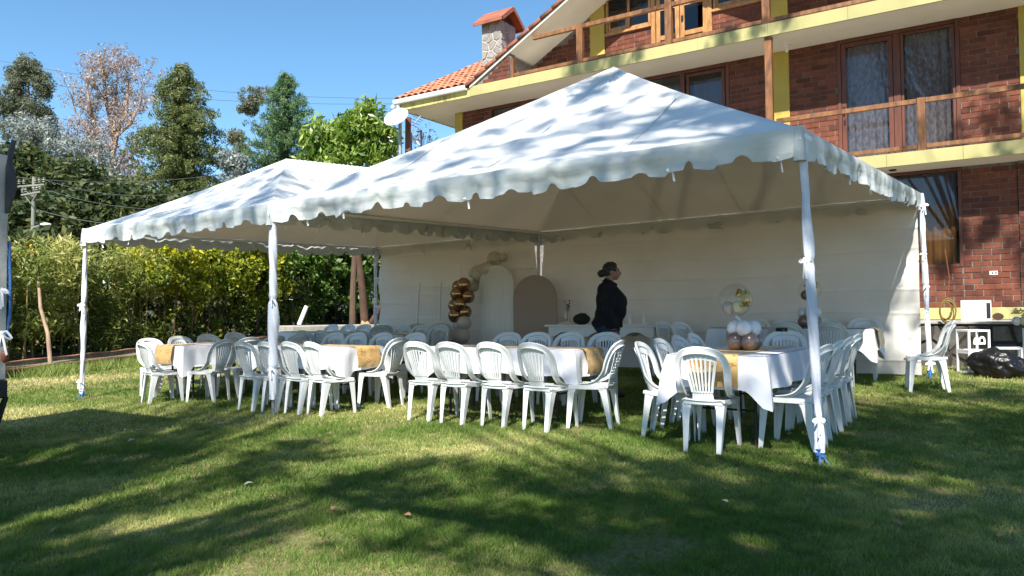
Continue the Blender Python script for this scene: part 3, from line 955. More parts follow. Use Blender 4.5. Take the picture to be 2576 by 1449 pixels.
    # legs: angle-section, wide at the seat and tapering
    def leg(sx, front):
        sy = 1 if front else -1
        foot = Vector((sx * (.198 if front else .152), .222 if front else -.232, 0))
        top = Vector((sx * (.190 if front else .176), .200 if front else -.178, .432))
        rows = []
        for u, wa, wb in ((0, .035, .035), (.3, .045, .047), (.62, .056, .058), (.82, .066, .068), (.93, .084, .088), (1.0, .112, .118)):
            c = foot.lerp(top, u)
            if u > .8: c = c + Vector((0, 0, 0))
            th = .0055
            pts_ = [(0, 0), (wa, 0), (wa, th), (th, th), (th, wb), (0, wb)]
            ring = [Vector((c.x - sx * a, c.y - sy * b, c.z)) for a, b in pts_]
            if sx * sy < 0: ring = ring[::-1]
            rows.append(ring)
        b_ = MB(); b_.sweep(rows, rows)
        return b_.mesh('leg', mt, 30)
    ms['legs'] = [leg(-1, True), leg(1, True), leg(-1, False), leg(1, False)]
    return ms

CH = {'n': chair_meshes(), 'o': chair_meshes(old=True), 'w': chair_meshes(web=True)}
CHAIRS = []
def chair(s, t, face, label, group, kind='n', dz=0.0, jit=None):
    """face: direction the sitter looks, degrees in the tent frame: 0 = to the house (+t), 90 = to the left (+s), 180 = to the camera"""
    p = ST(s, t, dz)
    # local +y must point along: face 0 -> E2, 90 -> E1
    rz = RZ + R(face) + (random.uniform(-.05, .05) if jit is None else jit)
    root = thing('plastic_chair', label, 'chair', p, rz, group)
    ms = CH[kind]
    # the lawn tilts: set the feet on it
    root.rotation_euler = (0, 0, rz); root.scale = (1, 1, .975)
    inst('seat', ms['seat'], root); inst('apron', ms['apron'], root)
    bf = inst('back_frame', ms['back_frame'], root)
    for me in ms['slats']: inst(me.name.split('.')[0], me, bf)
    for me in ms['legs']: inst('leg', me, root)
    CHAIRS.append(root)
    return root
# ------------------------------------------------------------------ tables, cloths, runners
TH = .745
def table_set(s0, s1, t0, t1, which, along, seed=1, run_ends=(True, True), drop=.27, runner=True):
    """folding table with white cloth and gold runner; which: phrase that singles the table out"""
    sc, tc = (s0 + s1) / 2, (t0 + t1) / 2
    p = ST(sc, tc); hx = abs(s1 - s0) / 2; hy = abs(t1 - t0) / 2
    rnd = random.Random(seed)
    root = thing('folding_table', 'folding table with black steel legs, ' + which, 'table', p, RZ, 'folding tables')
    MB().bbox(-hx + .02, hx - .02, -hy + .02, hy - .02, TH - .035, TH - .004, .008).build('table_top', M['tabletop'], root)
    lx = hx * .72 if along == 's' else hx * .62; ly = hy * .62 if along == 's' else hy * .72
    for sx in (-1, 1):
        for sy in (-1, 1):
            mb = MB(); mb.tube([(sx * lx, sy * ly, -.02), (sx * lx, sy * ly, TH - .03)], .014, 8); mb.build('leg', M['black_steel'], root)
    for k in (-1, 1):
        mb = MB()
        if along == 's': mb.tube([(k * lx, -ly, .28), (k * lx, ly, .28)], .010, 6)
        else: mb.tube([(-lx, k * ly, .28), (lx, k * ly, .28)], .010, 6)
        mb.build('brace', M['black_steel'], root)
    # cloth
    mb = MB(); z0 = TH + .004
    nx, ny = max(6, int(hx * 20)), max(6, int(hy * 20))
    cr = .03
    def top(i, j):
        return ((i * 2 - 1) * hx, (j * 2 - 1) * hy, z0 + .0015 * math.sin(i * 23 + seed) * math.sin(j * 17))
    mb.grid(top, nx, ny)
    per = []
    N = 60
    def edge(a, b, n):
        for k in range(n): per.append((a[0] + (b[0] - a[0]) * k / n, a[1] + (b[1] - a[1]) * k / n))
    C4 = [(-hx, -hy), (hx, -hy), (hx, hy), (-hx, hy)]
    for k in range(4):
        L = math.hypot(C4[(k + 1) % 4][0] - C4[k][0], C4[(k + 1) % 4][1] - C4[k][1])
        edge(C4[k], C4[(k + 1) % 4], int(L * 26))
    n = len(per); rows = 9
    ph = rnd.random() * 6
    def skirt(i, j):
        k = int(round(i * n)) % n
        x, y = per[k]
        # distance to the nearest corner and outward direction
        dx = hx - abs(x); dy = hy - abs(y)
        onx = dx < 1e-6; ony = dy < 1e-6
        ox = math.copysign(1, x) if onx else 0; oy = math.copysign(1, y) if ony else 0
        dc = dy if onx and not ony else dx if ony and not onx else 0
        c = math.exp(-(dc / .10) ** 2)
        if dc > 0:      # lean outward near the corners along the corner's diagonal
            ox += math.copysign(c, x) * (0 if onx else .55); oy += math.copysign(c, y) * (0 if ony else .55)
        d = drop * (1 + .62 * c) * j
        u = k / n
        fold = .5 + .5 * math.sin(u * n * .55 + ph) * math.sin(u * n * .17 + 2 * ph)
        flare = (.010 + .035 * fold) * j + c * .045 * j * (1.2 - j * .6) - .010 * (1 - c) * math.sin(PI * j)
        # the corner cascades: pinch beside it
        pinch = -.035 * math.exp(-((dc - .16) / .06) ** 2) * j if dc > 0 else 0
        f = flare + pinch
        lip = .004 + .006 * min(1, j * 6)
        return (x + ox * (f + lip), y + oy * (f + lip), z0 - d - (.004 if j == 0 else 0) + (.010 * math.sin(u * n * .31 + ph) * j))
    mb.grid(skirt, n, rows, closed_u=True)
    cl = mb.build('tablecloth', M['cloth'], None, smooth=55, weld=True, loc=p)
    cl.rotation_euler = (0, 0, RZ)
    tag(cl, 'white tablecloth with hanging corners, ' + which, 'tablecloth', 'white tablecloths')
    if runner:
        mb = MB(); w = .20; z1 = z0 + .004
        pts = []
        L = hx if along == 's' else hy
        dr = drop * .95
        ends = []
        path = []
        for q in range(9):
            path.append((-L - .052 - .012 * math.sin(q * .7), z1 - dr + dr * q / 8 - .0))
        for q in range(21):
            path.append((-L + 2 * L * q / 20, z1 + .0015))
        for q in range(9):
            path.append((L + .052 + .012 * math.sin((8 - q) * .7), z1 - dr * q / 8))
        path[8] = (-L - .018, z1 - .001); path[29 + 1 - 0 - 1] = (L + .0, z1 + .0015); path[30] = (L + .018, z1 - .001)
        def fn(i, j):
            a, z = path[min(len(path) - 1, int(round(j * (len(path) - 1))))]
            b = (i * 2 - 1) * w + .008 * math.sin(j * 9 + seed)
            hang = max(0, abs(a) - L)
            a2 = a + math.copysign(.010 * math.sin(i * 9 + seed), a) * (1 if hang > .02 else 0)
            return (a2, b, z) if along == 's' else (b, a2, z)
        mb.grid(fn, 8, len(path) - 1)
        rn = mb.build('table_runner', M['gold'], None, smooth=50, loc=p)
        rn.rotation_euler = (0, 0, RZ)
        tag(rn, 'gold leaf-patterned runner on the white cloth, ' + which, 'table runner', 'gold table runners')
    return p

TA = 'the nearest right table'
TB = 'the front centre table'
TC = 'the table by the middle pole'
TD = 'the leftmost front table'
TE = 'the back right table'
TF = 'the left second-row table'
TG = 'the far back left table'
table_set(.40, 1.22, .20, 1.98, TA, 't', 1)
table_set(2.44, 4.40, .78, 1.50, TB, 's', 2)
table_set(5.50, 7.25, .60, 1.36, TC, 's', 3)
table_set(8.24, 9.04, .28, 2.02, TD, 't', 4)
table_set(.24, 2.36, 4.58, 5.26, TE, 's', 5)
table_set(6.95, 8.55, 3.15, 3.85, TF, 's', 6)
table_set(8.9, 10.6, 3.75, 4.40, TG, 's', 7)

gA, gB, gC, gD, gE, gF, gG = ['chairs around ' + q for q in (TA, TB, TC, TD, TE, TF, TG)]
ORD = ('first', 'second', 'third', 'fourth', 'fifth')
W = 'white plastic chair, '
chair(.87, .24, 0, W + 'back to the camera, near end of ' + TA, gA, jit=.03)
for k, t in enumerate((.56, 1.04, 1.52, 2.00)):
    chair(.28, t, 90, W + ORD[k] + ' from the camera, right side of ' + TA, gA, jit=(-.09, .02, .05, .0)[k])
for k, t in enumerate((.60, 1.05, 1.50, 1.95)):
    chair(1.36, t, -90, W + ORD[k] + ' from the camera, left side of ' + TA, gA, jit=(.12, .05, .0, .04)[k])
chair(.80, 2.28, 180, W + 'facing the camera at the far end of ' + TA, gA)
for k, s in enumerate((2.60, 3.12, 3.64, 4.10)):
    chair(s, .54 + .02 * (k % 2), 0, W + ORD[k] + ' from the right, near row of ' + TB, gB, jit=(-.12, -.08, -.02, -.02)[k])
for k, s in enumerate((2.82, 3.32, 3.78, 4.22)):
    chair(s, 2.02, 180, W + ORD[k] + ' from the right, far row of ' + TB, gB)
chair(2.24, .80, 90, W + 'pierced leaf-pattern back, right end of ' + TB, gB, 'w', jit=.18)
for k, s in enumerate((5.47, 5.86, 6.22, 6.66)):
    chair(s, .36 - .05 * (k > 1), 0, W + ORD[k] + ' from the right, near row of ' + TC, gC, jit=(-.18, -.12, -.1, -.05)[k])
for k, s in enumerate((5.72, 6.32, 6.84, 7.3)):
    chair(s, 1.92, 180, W + ORD[k] + ' from the right, far row of ' + TC, gC)
chair(5.32, 1.06, 90, W + 'at the right end of ' + TC, gC, 'n', jit=.12)
chair(8.62, .20, 0, W + 'back to the camera, near end of ' + TD, gD, jit=-.22)
for k, t in enumerate((.52, .98, 1.42, 1.88)):
    chair(8.02, t, 90, W + ORD[k] + ' from the camera, right side of ' + TD, gD, jit=(.2, .0, .05, 0)[k])
for k, t in enumerate((.60, 1.10, 1.60, 2.10)):
    chair(9.36, t, -90, W + ORD[k] + ' from the camera, left side of ' + TD, gD)
chair(8.62, 2.36, 180, W + 'facing the camera at the far end of ' + TD, gD)
for k, s in enumerate((.66, 1.20, 1.74)):
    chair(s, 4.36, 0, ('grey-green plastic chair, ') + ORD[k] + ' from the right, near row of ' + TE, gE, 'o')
for k, s in enumerate((.50, 1.02, 1.56, 2.02)):
    chair(s, 5.52, 180, W + ORD[k] + ' from the right, far row of ' + TE, gE)
chair(2.62, 4.72, -90, W + 'at the left end of ' + TE + ', nearer the camera', gE, jit=-.3)
chair(2.98, 4.98, -90, W + 'at the left end of ' + TE + ', beside the console table', gE, jit=-.25)
for k, s in enumerate((7.1, 7.55, 8.0, 8.42)):
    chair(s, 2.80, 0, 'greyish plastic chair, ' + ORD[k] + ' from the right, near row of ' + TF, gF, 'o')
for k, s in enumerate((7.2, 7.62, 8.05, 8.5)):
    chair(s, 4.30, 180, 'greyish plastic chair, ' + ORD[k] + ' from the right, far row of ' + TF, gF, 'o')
for k, s in enumerate((9.05, 9.5, 9.95, 10.42)):
    chair(s, 4.78, 180, W + ORD[k] + ' from the right, far row of ' + TG, gG)
for k, (s, t) in enumerate(((8.62, 4.5), (8.2, 5.0), (7.66, 5.05))):
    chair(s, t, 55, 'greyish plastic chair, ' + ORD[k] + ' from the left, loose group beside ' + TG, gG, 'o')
chair(-.36, 4.54, 90, W + 'standing alone beside the right rear tent pole', None, jit=.22)
# ------------------------------------------------------------------ the brick house
house = thing('brick_house', 'three-storey brick house with yellow columns, wooden balconies and clay tile roof', 'house', (O2.x, O2.y, 0), RZ)
TW = 10.1                       # plane of the walls
ZG0, ZG1 = .96, 1.18            # yellow plinth
Z1A, Z1B = 3.755, 3.985         # first slab
Z2A, Z2B = 6.50, 6.74           # second slab
SL = -3.4                       # right end of the house (s)
SR = 11.1
def hb(name, m, s0, s1, t0, t1, z0, z1, parent=house, bev=0):
    mb = MB()
    if bev: mb.bbox(-s0, -s1, t0, t1, z0, z1, bev)
    else: mb.box(-s0, -s1, t0, t1, z0, z1)
    return mb.build(name, m, parent)
# masonry core walls with openings are laid as panels between the openings
BR = []     # every brick: (wall object, local x0, x1, z0, z1, t_face)
def brick_panel(s0, s1, z0, z1, t=TW, clip=None, name='wall', depth=.2, side=None):
    """mortar backing with recessed joints plus the list of bricks in running bond"""
    w = hb(name, M['mortar'], s0, s1, t, t + depth, z0, z1)
    if clip: bpy.data.objects.remove(w); KIDS[house.name].pop(); w = None
    ch, bl, j = .105, .292, .013
    x0, x1 = -max(s0, s1), -min(s0, s1)
    out = []
    r_ = 0; z = z0 + .006
    while z + ch * .6 < z1:
        zt = min(z + ch - j, z1 - .004)
        x = x0 - (bl / 2 if r_ % 2 else 0) + .003 + random.uniform(-.02, .02)
        while x < x1 - .02:
            a, b = max(x, x0 + .004), min(x + bl - j + random.uniform(-.006, .006), x1 - .004)
            if b - a > .03: out.append((a, b, z, zt, t))
            x += bl
        z += ch; r_ += 1
    BR.append((w, out, clip))
    return w
# first floor
brick_panel(3.70, 2.82, Z1B, Z2A); brick_panel(2.46, 1.54, Z1B, Z2A); brick_panel(-.555, -1.46, Z1B, Z2A)
brick_panel(10.85, 9.98, Z1B, Z2A); brick_panel(9.0, 5.85, Z1B, Z2A - .003); brick_panel(-1.86, SL, Z1B, Z2A)
# ground floor
brick_panel(-.53, -1.375, ZG1, Z1A); brick_panel(.95, -.53, ZG1, 1.92); brick_panel(2.2, .95, ZG1, Z1A); brick_panel(-1.386, SL, ZG1, Z1A, t=TW - .035)
hb('wall', M['mortar'], 11.1, 2.2, TW, TW + .2, ZG1, Z1A)
# second floor under and beside the gable windows
brick_panel(2.46, -.2, Z2B, 8.3); brick_panel(6.62, 5.47, Z2B, 7.68); brick_panel(4.04, 2.86, Z2B, 7.68)
def gable_clip(a, b, z0, z1):
    s_mid = -(a + b) / 2
    return z1 < 6.72 + .545 * (9.80 - max(s_mid, -b + .0)) - .05
SLOPE = .55
def rake_z(s): return 6.70 + SLOPE * (9.80 - s)
def gz_panel(s0, s1, t, lim):
    mb = MB()
    x0, x1 = -s0, -s1
    zt0 = min(rake_z(s0), lim); zt1 = min(rake_z(s1), lim)
    mb.add([(x0, t, Z2B), (x1, t, Z2B), (x1, t, zt1), (x0, t, zt0), (x0, t + .2, Z2B), (x1, t + .2, Z2B), (x1, t + .2, zt1), (x0, t + .2, zt0)],
           [(0, 1, 2, 3), (5, 4, 7, 6), (3, 2, 6, 7), (0, 3, 7, 4), (1, 5, 6, 2), (0, 4, 5, 1)])
    w = mb.build('gable_wall', M['mortar'], house)
    brick_panel(s0, s1, Z2B, max(zt0, zt1), t, clip=lambda a, b, z0, z1: z1 < rake_z(-a) - .01 or z1 < rake_z(-(a + b) / 2) - .03)
    BR[-1] = (w, BR[-1][1], BR[-1][2])
gz_panel(9.72, 8.62, 9.03, 99); gz_panel(8.66, 7.03, TW, 99)
hb('wall', M['mortar'], 8.66, 8.60, 9.05, TW, Z2B, 7.28)
# upper wall over the windows (out of the picture, closes the gable)
mb = MB(); ztop = rake_z(4.65)
mb.add([(-7.03, TW + .01, 8.55), (-2.46, TW + .01, 8.55), (-2.46, TW + .01, min(ztop, 6.7 + SLOPE * (2.46 + .5))), (-4.65, TW + .01, ztop), (-7.03, TW + .01, rake_z(7.03)),
        (-7.03, TW + .2, 8.55), (-2.46, TW + .2, 8.55), (-2.46, TW + .2, 6.7 + SLOPE * 2.96), (-4.65, TW + .2, ztop), (-7.03, TW + .2, rake_z(7.03))],
       [(0, 1, 2, 3, 4), (9, 8, 7, 6, 5), (0, 5, 6, 1)])
mb.build('gable_wall', M['mortar'], house)
# lay the bricks: the 290 that show largest as pieces, the others joined per wall
allb = []
for w, lst, clip in BR:
    for (a, b, z0, z1, t) in lst:
        if clip and not clip(a, b, z0, z1): continue
        x, y = XY(-(a + b) / 2, t)
        hidden = (-(a + b) / 2 > 1.0 and z1 < 3.9) or (z1 < 6.0 and -(a + b) / 2 > 9.9)
        out_of_frame = (x / max(y, 1)) > .70
        allb.append((y + (100 if hidden or out_of_frame else 0), w, a, b, z0, z1, t))
allb.sort(key=lambda q: q[0])
ub = MB(); ub.bbox(-.5, .5, -.5, .5, -.5, .5, .04); UNIT = ub.mesh('brick', M['brick'], 0)
# face protrudes 9 mm out of the joints
for q in allb[:290]:
    _, w, a, b, z0, z1, t = q
    pr = .009 + random.uniform(-.003, .004)
    inst('brick', UNIT, w, ((a + b) / 2, t - pr / 2 + .01, (z0 + z1) / 2), (0, 0, random.uniform(-.006, .006)), (b - a, pr + .02, z1 - z0))
mb = MB(); tone = []
for q in allb[290:]:
    _, w, a, b, z0, z1, t = q
    pr = .009 + random.uniform(-.003, .004)
    n0 = len(mb.v); mb.box(a, b, t - pr, t + .01, z0, z1); tone += [random.random()] * (len(mb.v) - n0)
o = mb.build('brick_courses', M['brick'], house, smooth=0)
o['kind'] = 'stuff'
at_ = o.data.attributes.new('tone', 'FLOAT', 'POINT'); at_.data.foreach_set('value', tone)
# yellow columns and plinth
for s0, s1, z0, z1, pr in ((11.1, 10.85, Z1B, Z2A, .03), (2.82, 2.46, Z1B, Z2A, .03), (-1.46, -1.86, Z1B, Z2A, .03), (7.02, 6.64, Z2B, 8.6, .03), (2.84, 2.46, Z2B, 8.6, .04)):
    hb('column', M['yellow'], s0, s1, TW - pr, TW + .22, z0, z1, bev=.008)
hb('plinth', M['fascia'], 11.1, SL, TW - .06, TW + .2, ZG0, ZG1 - .003, bev=.008)
# slabs with fascia boards
hb('floor_slab', M['soffit'], 12.05, SL, 9.04, 15.8, Z2A, Z2B - .012)
hb('floor_slab', M['soffit'], 12.0, SL, 9.34, 15.8, Z1A, Z1B - .012)
edges = [9.80, 8.35, 6.9, 5.45, 4.0, 2.6, 1.15, -.3, -1.75, SL]
for a, b in zip(edges[:-1], edges[1:]):
    hb('fascia_board', M['fascia'], a - .0015, b + .0015, 9.0, 9.037, Z2A - .008, Z2B, bev=.004)
hb('stained_fascia', M['fascia_stain'], 12.06, 9.803, 9.0, 9.037, Z2A - .01, 6.655)
edges = [12.0, 9.0, 6.2, 3.4, 2.0, .6, -.6, -1.9, SL]
for a, b in zip(edges[:-1], edges[1:]):
    hb('fascia_board', M['fascia'], a - .0015, b + .0015, 9.3, 9.337, Z1A - .008, Z1B, bev=.004)
hb('stained_fascia', M['fascia_stain'], 12.094, 12.055, 9.0, 15.8, Z2A - .01, 6.655)
# back and side walls to close the volume
hb('wall', M['soffit'], 11.08, 10.9, TW + .22, 15.5, ZG1, Z2A - .01)
hb('wall', M['soffit'], 11.08, SL, 15.5, 15.7, ZG1, 9.0)
hb('wall', M['soffit'], SL + .2, SL + .01, TW + .2, 15.5, ZG1, 9.0)
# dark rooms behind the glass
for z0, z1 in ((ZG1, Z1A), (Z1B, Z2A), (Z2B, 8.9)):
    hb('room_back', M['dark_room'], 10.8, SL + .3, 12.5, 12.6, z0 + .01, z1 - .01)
def glass_mat(name, tint=.75, bias=.05):
    m = bpy.data.materials.new(name); ns, ls = nodes(m)
    for n in list(ns):
        if n.type == 'BSDF_PRINCIPLED': ns.remove(n)
    t = ns.new('ShaderNodeBsdfTransparent'); t.inputs[0].default_value = (tint, tint, tint * 1.02, 1)
    g = ns.new('ShaderNodeBsdfGlossy'); g.inputs['Roughness'].default_value = .015
    fr = ns.new('ShaderNodeFresnel'); fr.inputs[0].default_value = 1.5
    mr = ns.new('ShaderNodeMath'); mr.operation = 'MULTIPLY_ADD'; mr.inputs[1].default_value = .55; mr.inputs[2].default_value = bias
    ls.new(fr.outputs[0], mr.inputs[0])
    mx = ns.new('ShaderNodeMixShader'); ls.new(mr.outputs[0], mx.inputs[0]); ls.new(t.outputs[0], mx.inputs[1]); ls.new(g.outputs[0], mx.inputs[2])
    ls.new(mx.outputs[0], ns['Material Output'].inputs[0])
    return m
M['pane'] = glass_mat('window_pane', .80, .012)
def curtain(parent, s0, s1, z0, z1, t, m, folds=9, amp=.03, name='curtain'):
    mb = MB()
    def fn(i, j):
        s = s0 + (s1 - s0) * i
        return (-s, t + amp * math.sin(i * folds * 2 * PI) + amp * .4 * math.sin(i * folds * 5.1 + j), z0 + (z1 - z0) * j)
    mb.grid(fn, folds * 8, 4)
    return mb.build(name, m, parent, smooth=60)
def frame(parent, m, s0, s1, z0, z1, t, w=.07, d=.08, name='frame'):
    mb = MB(); x0, x1 = -s0, -s1
    mb.bbox(x0, x0 + w, t, t + d, z0, z1, .005); mb.bbox(x1 - w, x1, t, t + d, z0, z1, .005)
    mb.bbox(x0 + w, x1 - w, t + .002, t + d, z1 - w, z1, .005); mb.bbox(x0 + w, x1 - w, t + .002, t + d, z0, z0 + w, .005)
    return mb.build(name, m, parent)
def pane(parent, s0, s1, z0, z1, t):
    mb = MB(); mb.box(-s0, -s1, t, t + .006, z0, z1); return mb.build('pane', M['pane'], parent)
def sub(name, parent):
    o = bpy.data.objects.new(name, None); o.empty_display_size = .05; link(o, parent); KIDS.setdefault(parent.name, []).append(o); return o
# balcony door of the first floor (large, with lace)
d = sub('balcony_door', house); d['label'] = 'large brown two-leaf balcony door with lace curtains'
frame(d, M['wood_red'], 1.54, -.555, Z1B, Z2A - .003, TW - .03, .07, .12)
hb('mullion', M['wood_red'], .545, .42, TW - .022, TW + .08, Z1B + .07, Z2A - .075, d, .006)
frame(d, M['wood_red'], 1.465, .55, Z1B + .01, Z2A - .08, TW - .015, .085, .07, 'door_leaf')
frame(d, M['wood_red'], .415, -.48, Z1B + .01, Z2A - .08, TW - .012, .05, .07, 'fixed_leaf')
pane(d, 1.38, .635, Z1B + .09, Z2A - .16, TW + .01); pane(d, .365, -.43, Z1B + .06, Z2A - .13, TW + .01)
curtain(d, 1.45, .56, Z1B + .02, Z2A - .08, TW + .12, M['lace'], 7, .02, 'lace_curtain'); curtain(d, .42, -.5, Z1B + .02, Z2A - .08, TW + .12, M['lace'], 7, .02, 'lace_curtain')
hb('handle', M['black'], 1.44, 1.41, TW - .055, TW - .016, 5.0, 5.16, d, .006); hb('lock', M['black'], 1.44, 1.405, TW - .03, TW - .0165, 4.8, 4.9, d, .006)
# middle window of the first floor
d = sub('window', house); d['label'] = 'dark brown window behind the tent peak'
frame(d, M['wood_red'], 5.85, 3.70, Z1B, Z2A - .003, TW - .02, .08, .1)
hb('mullion', M['wood_red'], 4.80, 4.70, TW - .015, TW + .06, Z1B + .08, Z2A - .085, d)
frame(d, M['wood_red'], 4.66, 3.80, Z1B + .05, Z2A - .1, TW - .005, .07, .06, 'sash')
pane(d, 5.77, 4.80, Z1B + .08, Z2A - .09, TW + .02); pane(d, 4.6, 3.87, Z1B + .1, Z2A - .17, TW + .02)
curtain(d, 5.75, 3.8, Z1B + .05, 6.25, TW + .15, M['sheer'], 9, .02)
# far left window of the first floor
d = sub('window', house)
frame(d, M['wood_red'], 9.98, 9.0, Z1B, Z2A - .003, TW - .02, .08, .1); pane(d, 9.9, 9.08, Z1B + .08, Z2A - .09, TW + .02)
# ground floor window with orange curtains
d = sub('window', house); d['label'] = 'ground floor window with orange curtains'
frame(d, M['wood_red'], .95, -.53, 1.92, Z1A - .003, TW - .02, .06, .1)
pane(d, .89, -.47, 1.98, Z1A - .07, TW + .02)
curtain(d, .20, -.42, 1.98, 3.1, TW + .14, M['orange_curtain'], 4, .035)
curtain(d, .89, -.45, 2.6, 3.68, TW + .2, M['sheer'], 6, .02)
# gable windows and door
def pine_window(s0, s1, z0, z1, mull):
    d = sub('window', house)
    frame(d, M['wood_light'], s0, s1, z0, z1, TW - .03, .06, .09)
    hb('mullion', M['wood_light'], mull + .03, mull - .03, TW - .025, TW + .06, z0 + .06, z1 - .06, d)
    hb('transom', M['wood_light'], s0 - .06, s1 + .06, TW - .022, TW + .055, 8.02, 8.08, d)
    frame(d, M['wood_light'], s0 - .065, mull + .035, z0 + .065, 8.015, TW - .018, .045, .06, 'sash')
    for a, b in ((s0 - .06, mull + .03), (mull - .03, s1 + .06)):
        pane(d, a, b, z0 + .06, 8.02, TW + .015); pane(d, a, b, 8.08, z1 - .06, TW + .015)
    hb('sill', M['wood_light'], s0 + .03, s1 - .03, TW - .06, TW - .004, z0 - .055, z0 - .003, d)
pine_window(6.60, 5.47, 7.70, 8.55, 6.02); pine_window(4.02, 2.88, 7.70, 8.55, 3.45)
d = sub('door', house); d['label'] = 'pine balcony door with glass panels under the gable'
frame(d, M['wood_light'], 5.46, 4.05, Z2B, 8.55, TW - .035, .10, .1)
for k, (a, b) in enumerate(((5.35, 4.80), (4.78, 4.16))):
    frame(d, M['wood_light'], a, b, Z2B + .02, 8.44, TW - .01, .10, .06, 'door_leaf')
    for z in (7.28, 7.95): hb('door_rail', M['wood_light'], a - .1, b + .1, TW - .008, TW + .045, z, z + .10, d)
    for z0, z1 in ((6.86, 7.28), (7.38, 7.95), (8.05, 8.34)): pane(d, a - .1, b + .1, z0, z1, TW + .015)
hb('handle', M['black'], 4.74, 4.70, TW - .05, TW - .012, 7.62, 7.72, d)
# balconies
rail = sub('upper_railing', house)
def wbar(name, s0, s1, t0, t1, z0, z1, m=M['wood'], par=None): return hb(name, m, s0, s1, t0, t1, z0, z1, par or rail, .006)
for s in (6.83, 4.72, 2.71, -.9): wbar('post', s, s - .15, 9.02, 9.14, Z2B + .002, 7.66 if s > 5 else 8.6)
wbar('end_post', 8.60, 8.54, 9.03, 9.12, Z2B + .002, 7.22)
sg = [8.0, 6.835, 4.725, 2.715, -.895, SL]
for a, b in zip(sg[:-1], sg[1:]):
    a2 = a - (.153 if a < 7 else 0)
    wbar('top_rail', a2, b + .003, 9.04, 9.115, 7.55, 7.645)
sg = [8.538, 6.835, 4.725, 2.715, -.895, SL]
for a, b in zip(sg[:-1], sg[1:]):
    a2 = a - (.153 if a < 7 else 0)
    wbar('bottom_rail', a2, b + .003, 9.05, 9.11, 6.775, 6.855)
rail = sub('lower_railing', house)
for s in (10.0, 8.1, 6.2, 4.3, .097): wbar('post', s, s - .135, 9.32, 9.43, Z1B + .002, 4.94)
wbar('tall_post', 2.683, 2.545, 9.06, 9.18, Z1B - .0, Z2A - .002)
sg = [12.0, 10.003, 8.103, 6.203, 4.303, 2.69, .1, SL]
for a, b in zip(sg[:-1], sg[1:]):
    a2 = a - (.139 if a < 11 else 0)
    wbar('top_rail', a2, b + .003, 9.34, 9.405, 4.845, 4.935); wbar('bottom_rail', a2, b + .003, 9.345, 9.40, 4.03, 4.105)
# lamp bulbs under the soffit
mb = MB(); mb.lathe([(.0, 0), (.05, 0), (.05, -.025), (.02, -.03), (.02, -.06), (.033, -.09), (.036, -.115), (.02, -.145), (0, -.15)], 12, (-2.42, 9.75, Z2A - .001)); mb.build('bulb_lamp', M['white_paint'], house)
mb = MB(); mb.lathe([(.0, 0), (.07, 0), (.06, -.02), (.0, -.022)], 12, (-.55, 9.7, Z1A - .001)); mb.build('bulb_lamp', M['black'], house)
# outlet
o = hb('wall_outlet', M['white_paint'], -.92, -1.045, TW - .022, TW - .010, 1.755, 1.825, bev=.004)
for s in (-.955, -1.005): hb('socket', M['black'], s, s - .028, TW - .0245, TW - .0215, 1.775, 1.805, o)
# roof: main slope facing the garden, seen left of the gable
RS = .53
def roof_z(t): return 6.80 + RS * (t - 9.03)
mb = MB()
mb.add([(-12.2, 8.98, roof_z(8.98) - .10), (3.4, 8.98 + 3.5, roof_z(12.48) - .10), (3.4, 15.2, roof_z(15.2) - .10), (-12.2, 15.2, roof_z(15.2) - .10)], [(0, 1, 2, 3)])
roof = sub('roof', house)
mb = MB()
mb.add([(-12.2, 8.98, roof_z(8.98) - .12), (-9.9, 8.98, roof_z(8.98) - .12), (-9.9, 15.2, roof_z(15.2) - .12), (-12.2, 15.2, roof_z(15.2) - .12),
        (-12.2, 8.98, roof_z(8.98) - .03), (-9.9, 8.98, roof_z(8.98) - .03), (-9.9, 15.2, roof_z(15.2) - .03), (-12.2, 15.2, roof_z(15.2) - .03)],
       [(0, 3, 2, 1), (4, 5, 6, 7), (0, 1, 5, 4), (1, 2, 6, 5), (2, 3, 7, 6), (3, 0, 4, 7)])
mb.build('roof_deck', M['ridge_tile'], roof)
# barrel tiles
tb = MB()
def fn(i, j):
    a = PI * i
    r_ = .098 - .018 * j
    return (-math.cos(a) * r_, j * .46, math.sin(a) * r_ * .78 + (.018 * (1 - j)))
tb.grid(fn, 9, 2)
TILE = tb.mesh('roof_tile', M['tile'], 60); bm = bmesh.new(); bm.from_mesh(TILE); bmesh.ops.solidify(bm, geom=list(bm.faces), thickness=.014); bm.to_mesh(TILE); bm.free()
ang = math.atan(RS)
ncol, nrow = 11, 12
for c_ in range(ncol):
    for r_ in range(nrow):
        s = 12.11 - c_ * .213; t = 8.93 + r_ * .385 * math.cos(ang)
        inst('roof_tile', TILE, roof, (-s + random.uniform(-.008, .008), t, roof_z(t) + .012 + random.uniform(-.004, .006)), (ang + random.uniform(-.01, .01), 0, random.uniform(-.02, .02)))
# channel tiles between (concave) as one sheet below
mb = MB()
def fn(i, j):
    s = 12.2 - 2.34 * i; t = 8.95 + 5.6 * j
    return (-s, t, roof_z(t) - .01 - .03 * abs(math.cos(PI * (12.11 - s) / .213)))
mb.grid(fn, 88, 10); mb.build('channel_tiles', M['tile'], roof)
# gutter
mb = MB(); prof = [(9.0, 6.655), (8.90, 6.655), (8.88, 6.69), (8.88, 6.765), (8.895, 6.765), (8.895, 6.70), (8.99, 6.70)]
secs = [[Vector((-s, y, z)) for y, z in prof] for s in (12.23, 9.87)]
mb.sweep([0, 1], secs); mb.build('gutter', M['gutter'], house, smooth=0)
mb = MB(); mb.tube([(-12.12, 8.95, 6.66), (-12.12, 8.96, 6.56), (-12.05, 9.2, 6.44)], .035, 10); mb.build('downpipe', M['gutter'], house)
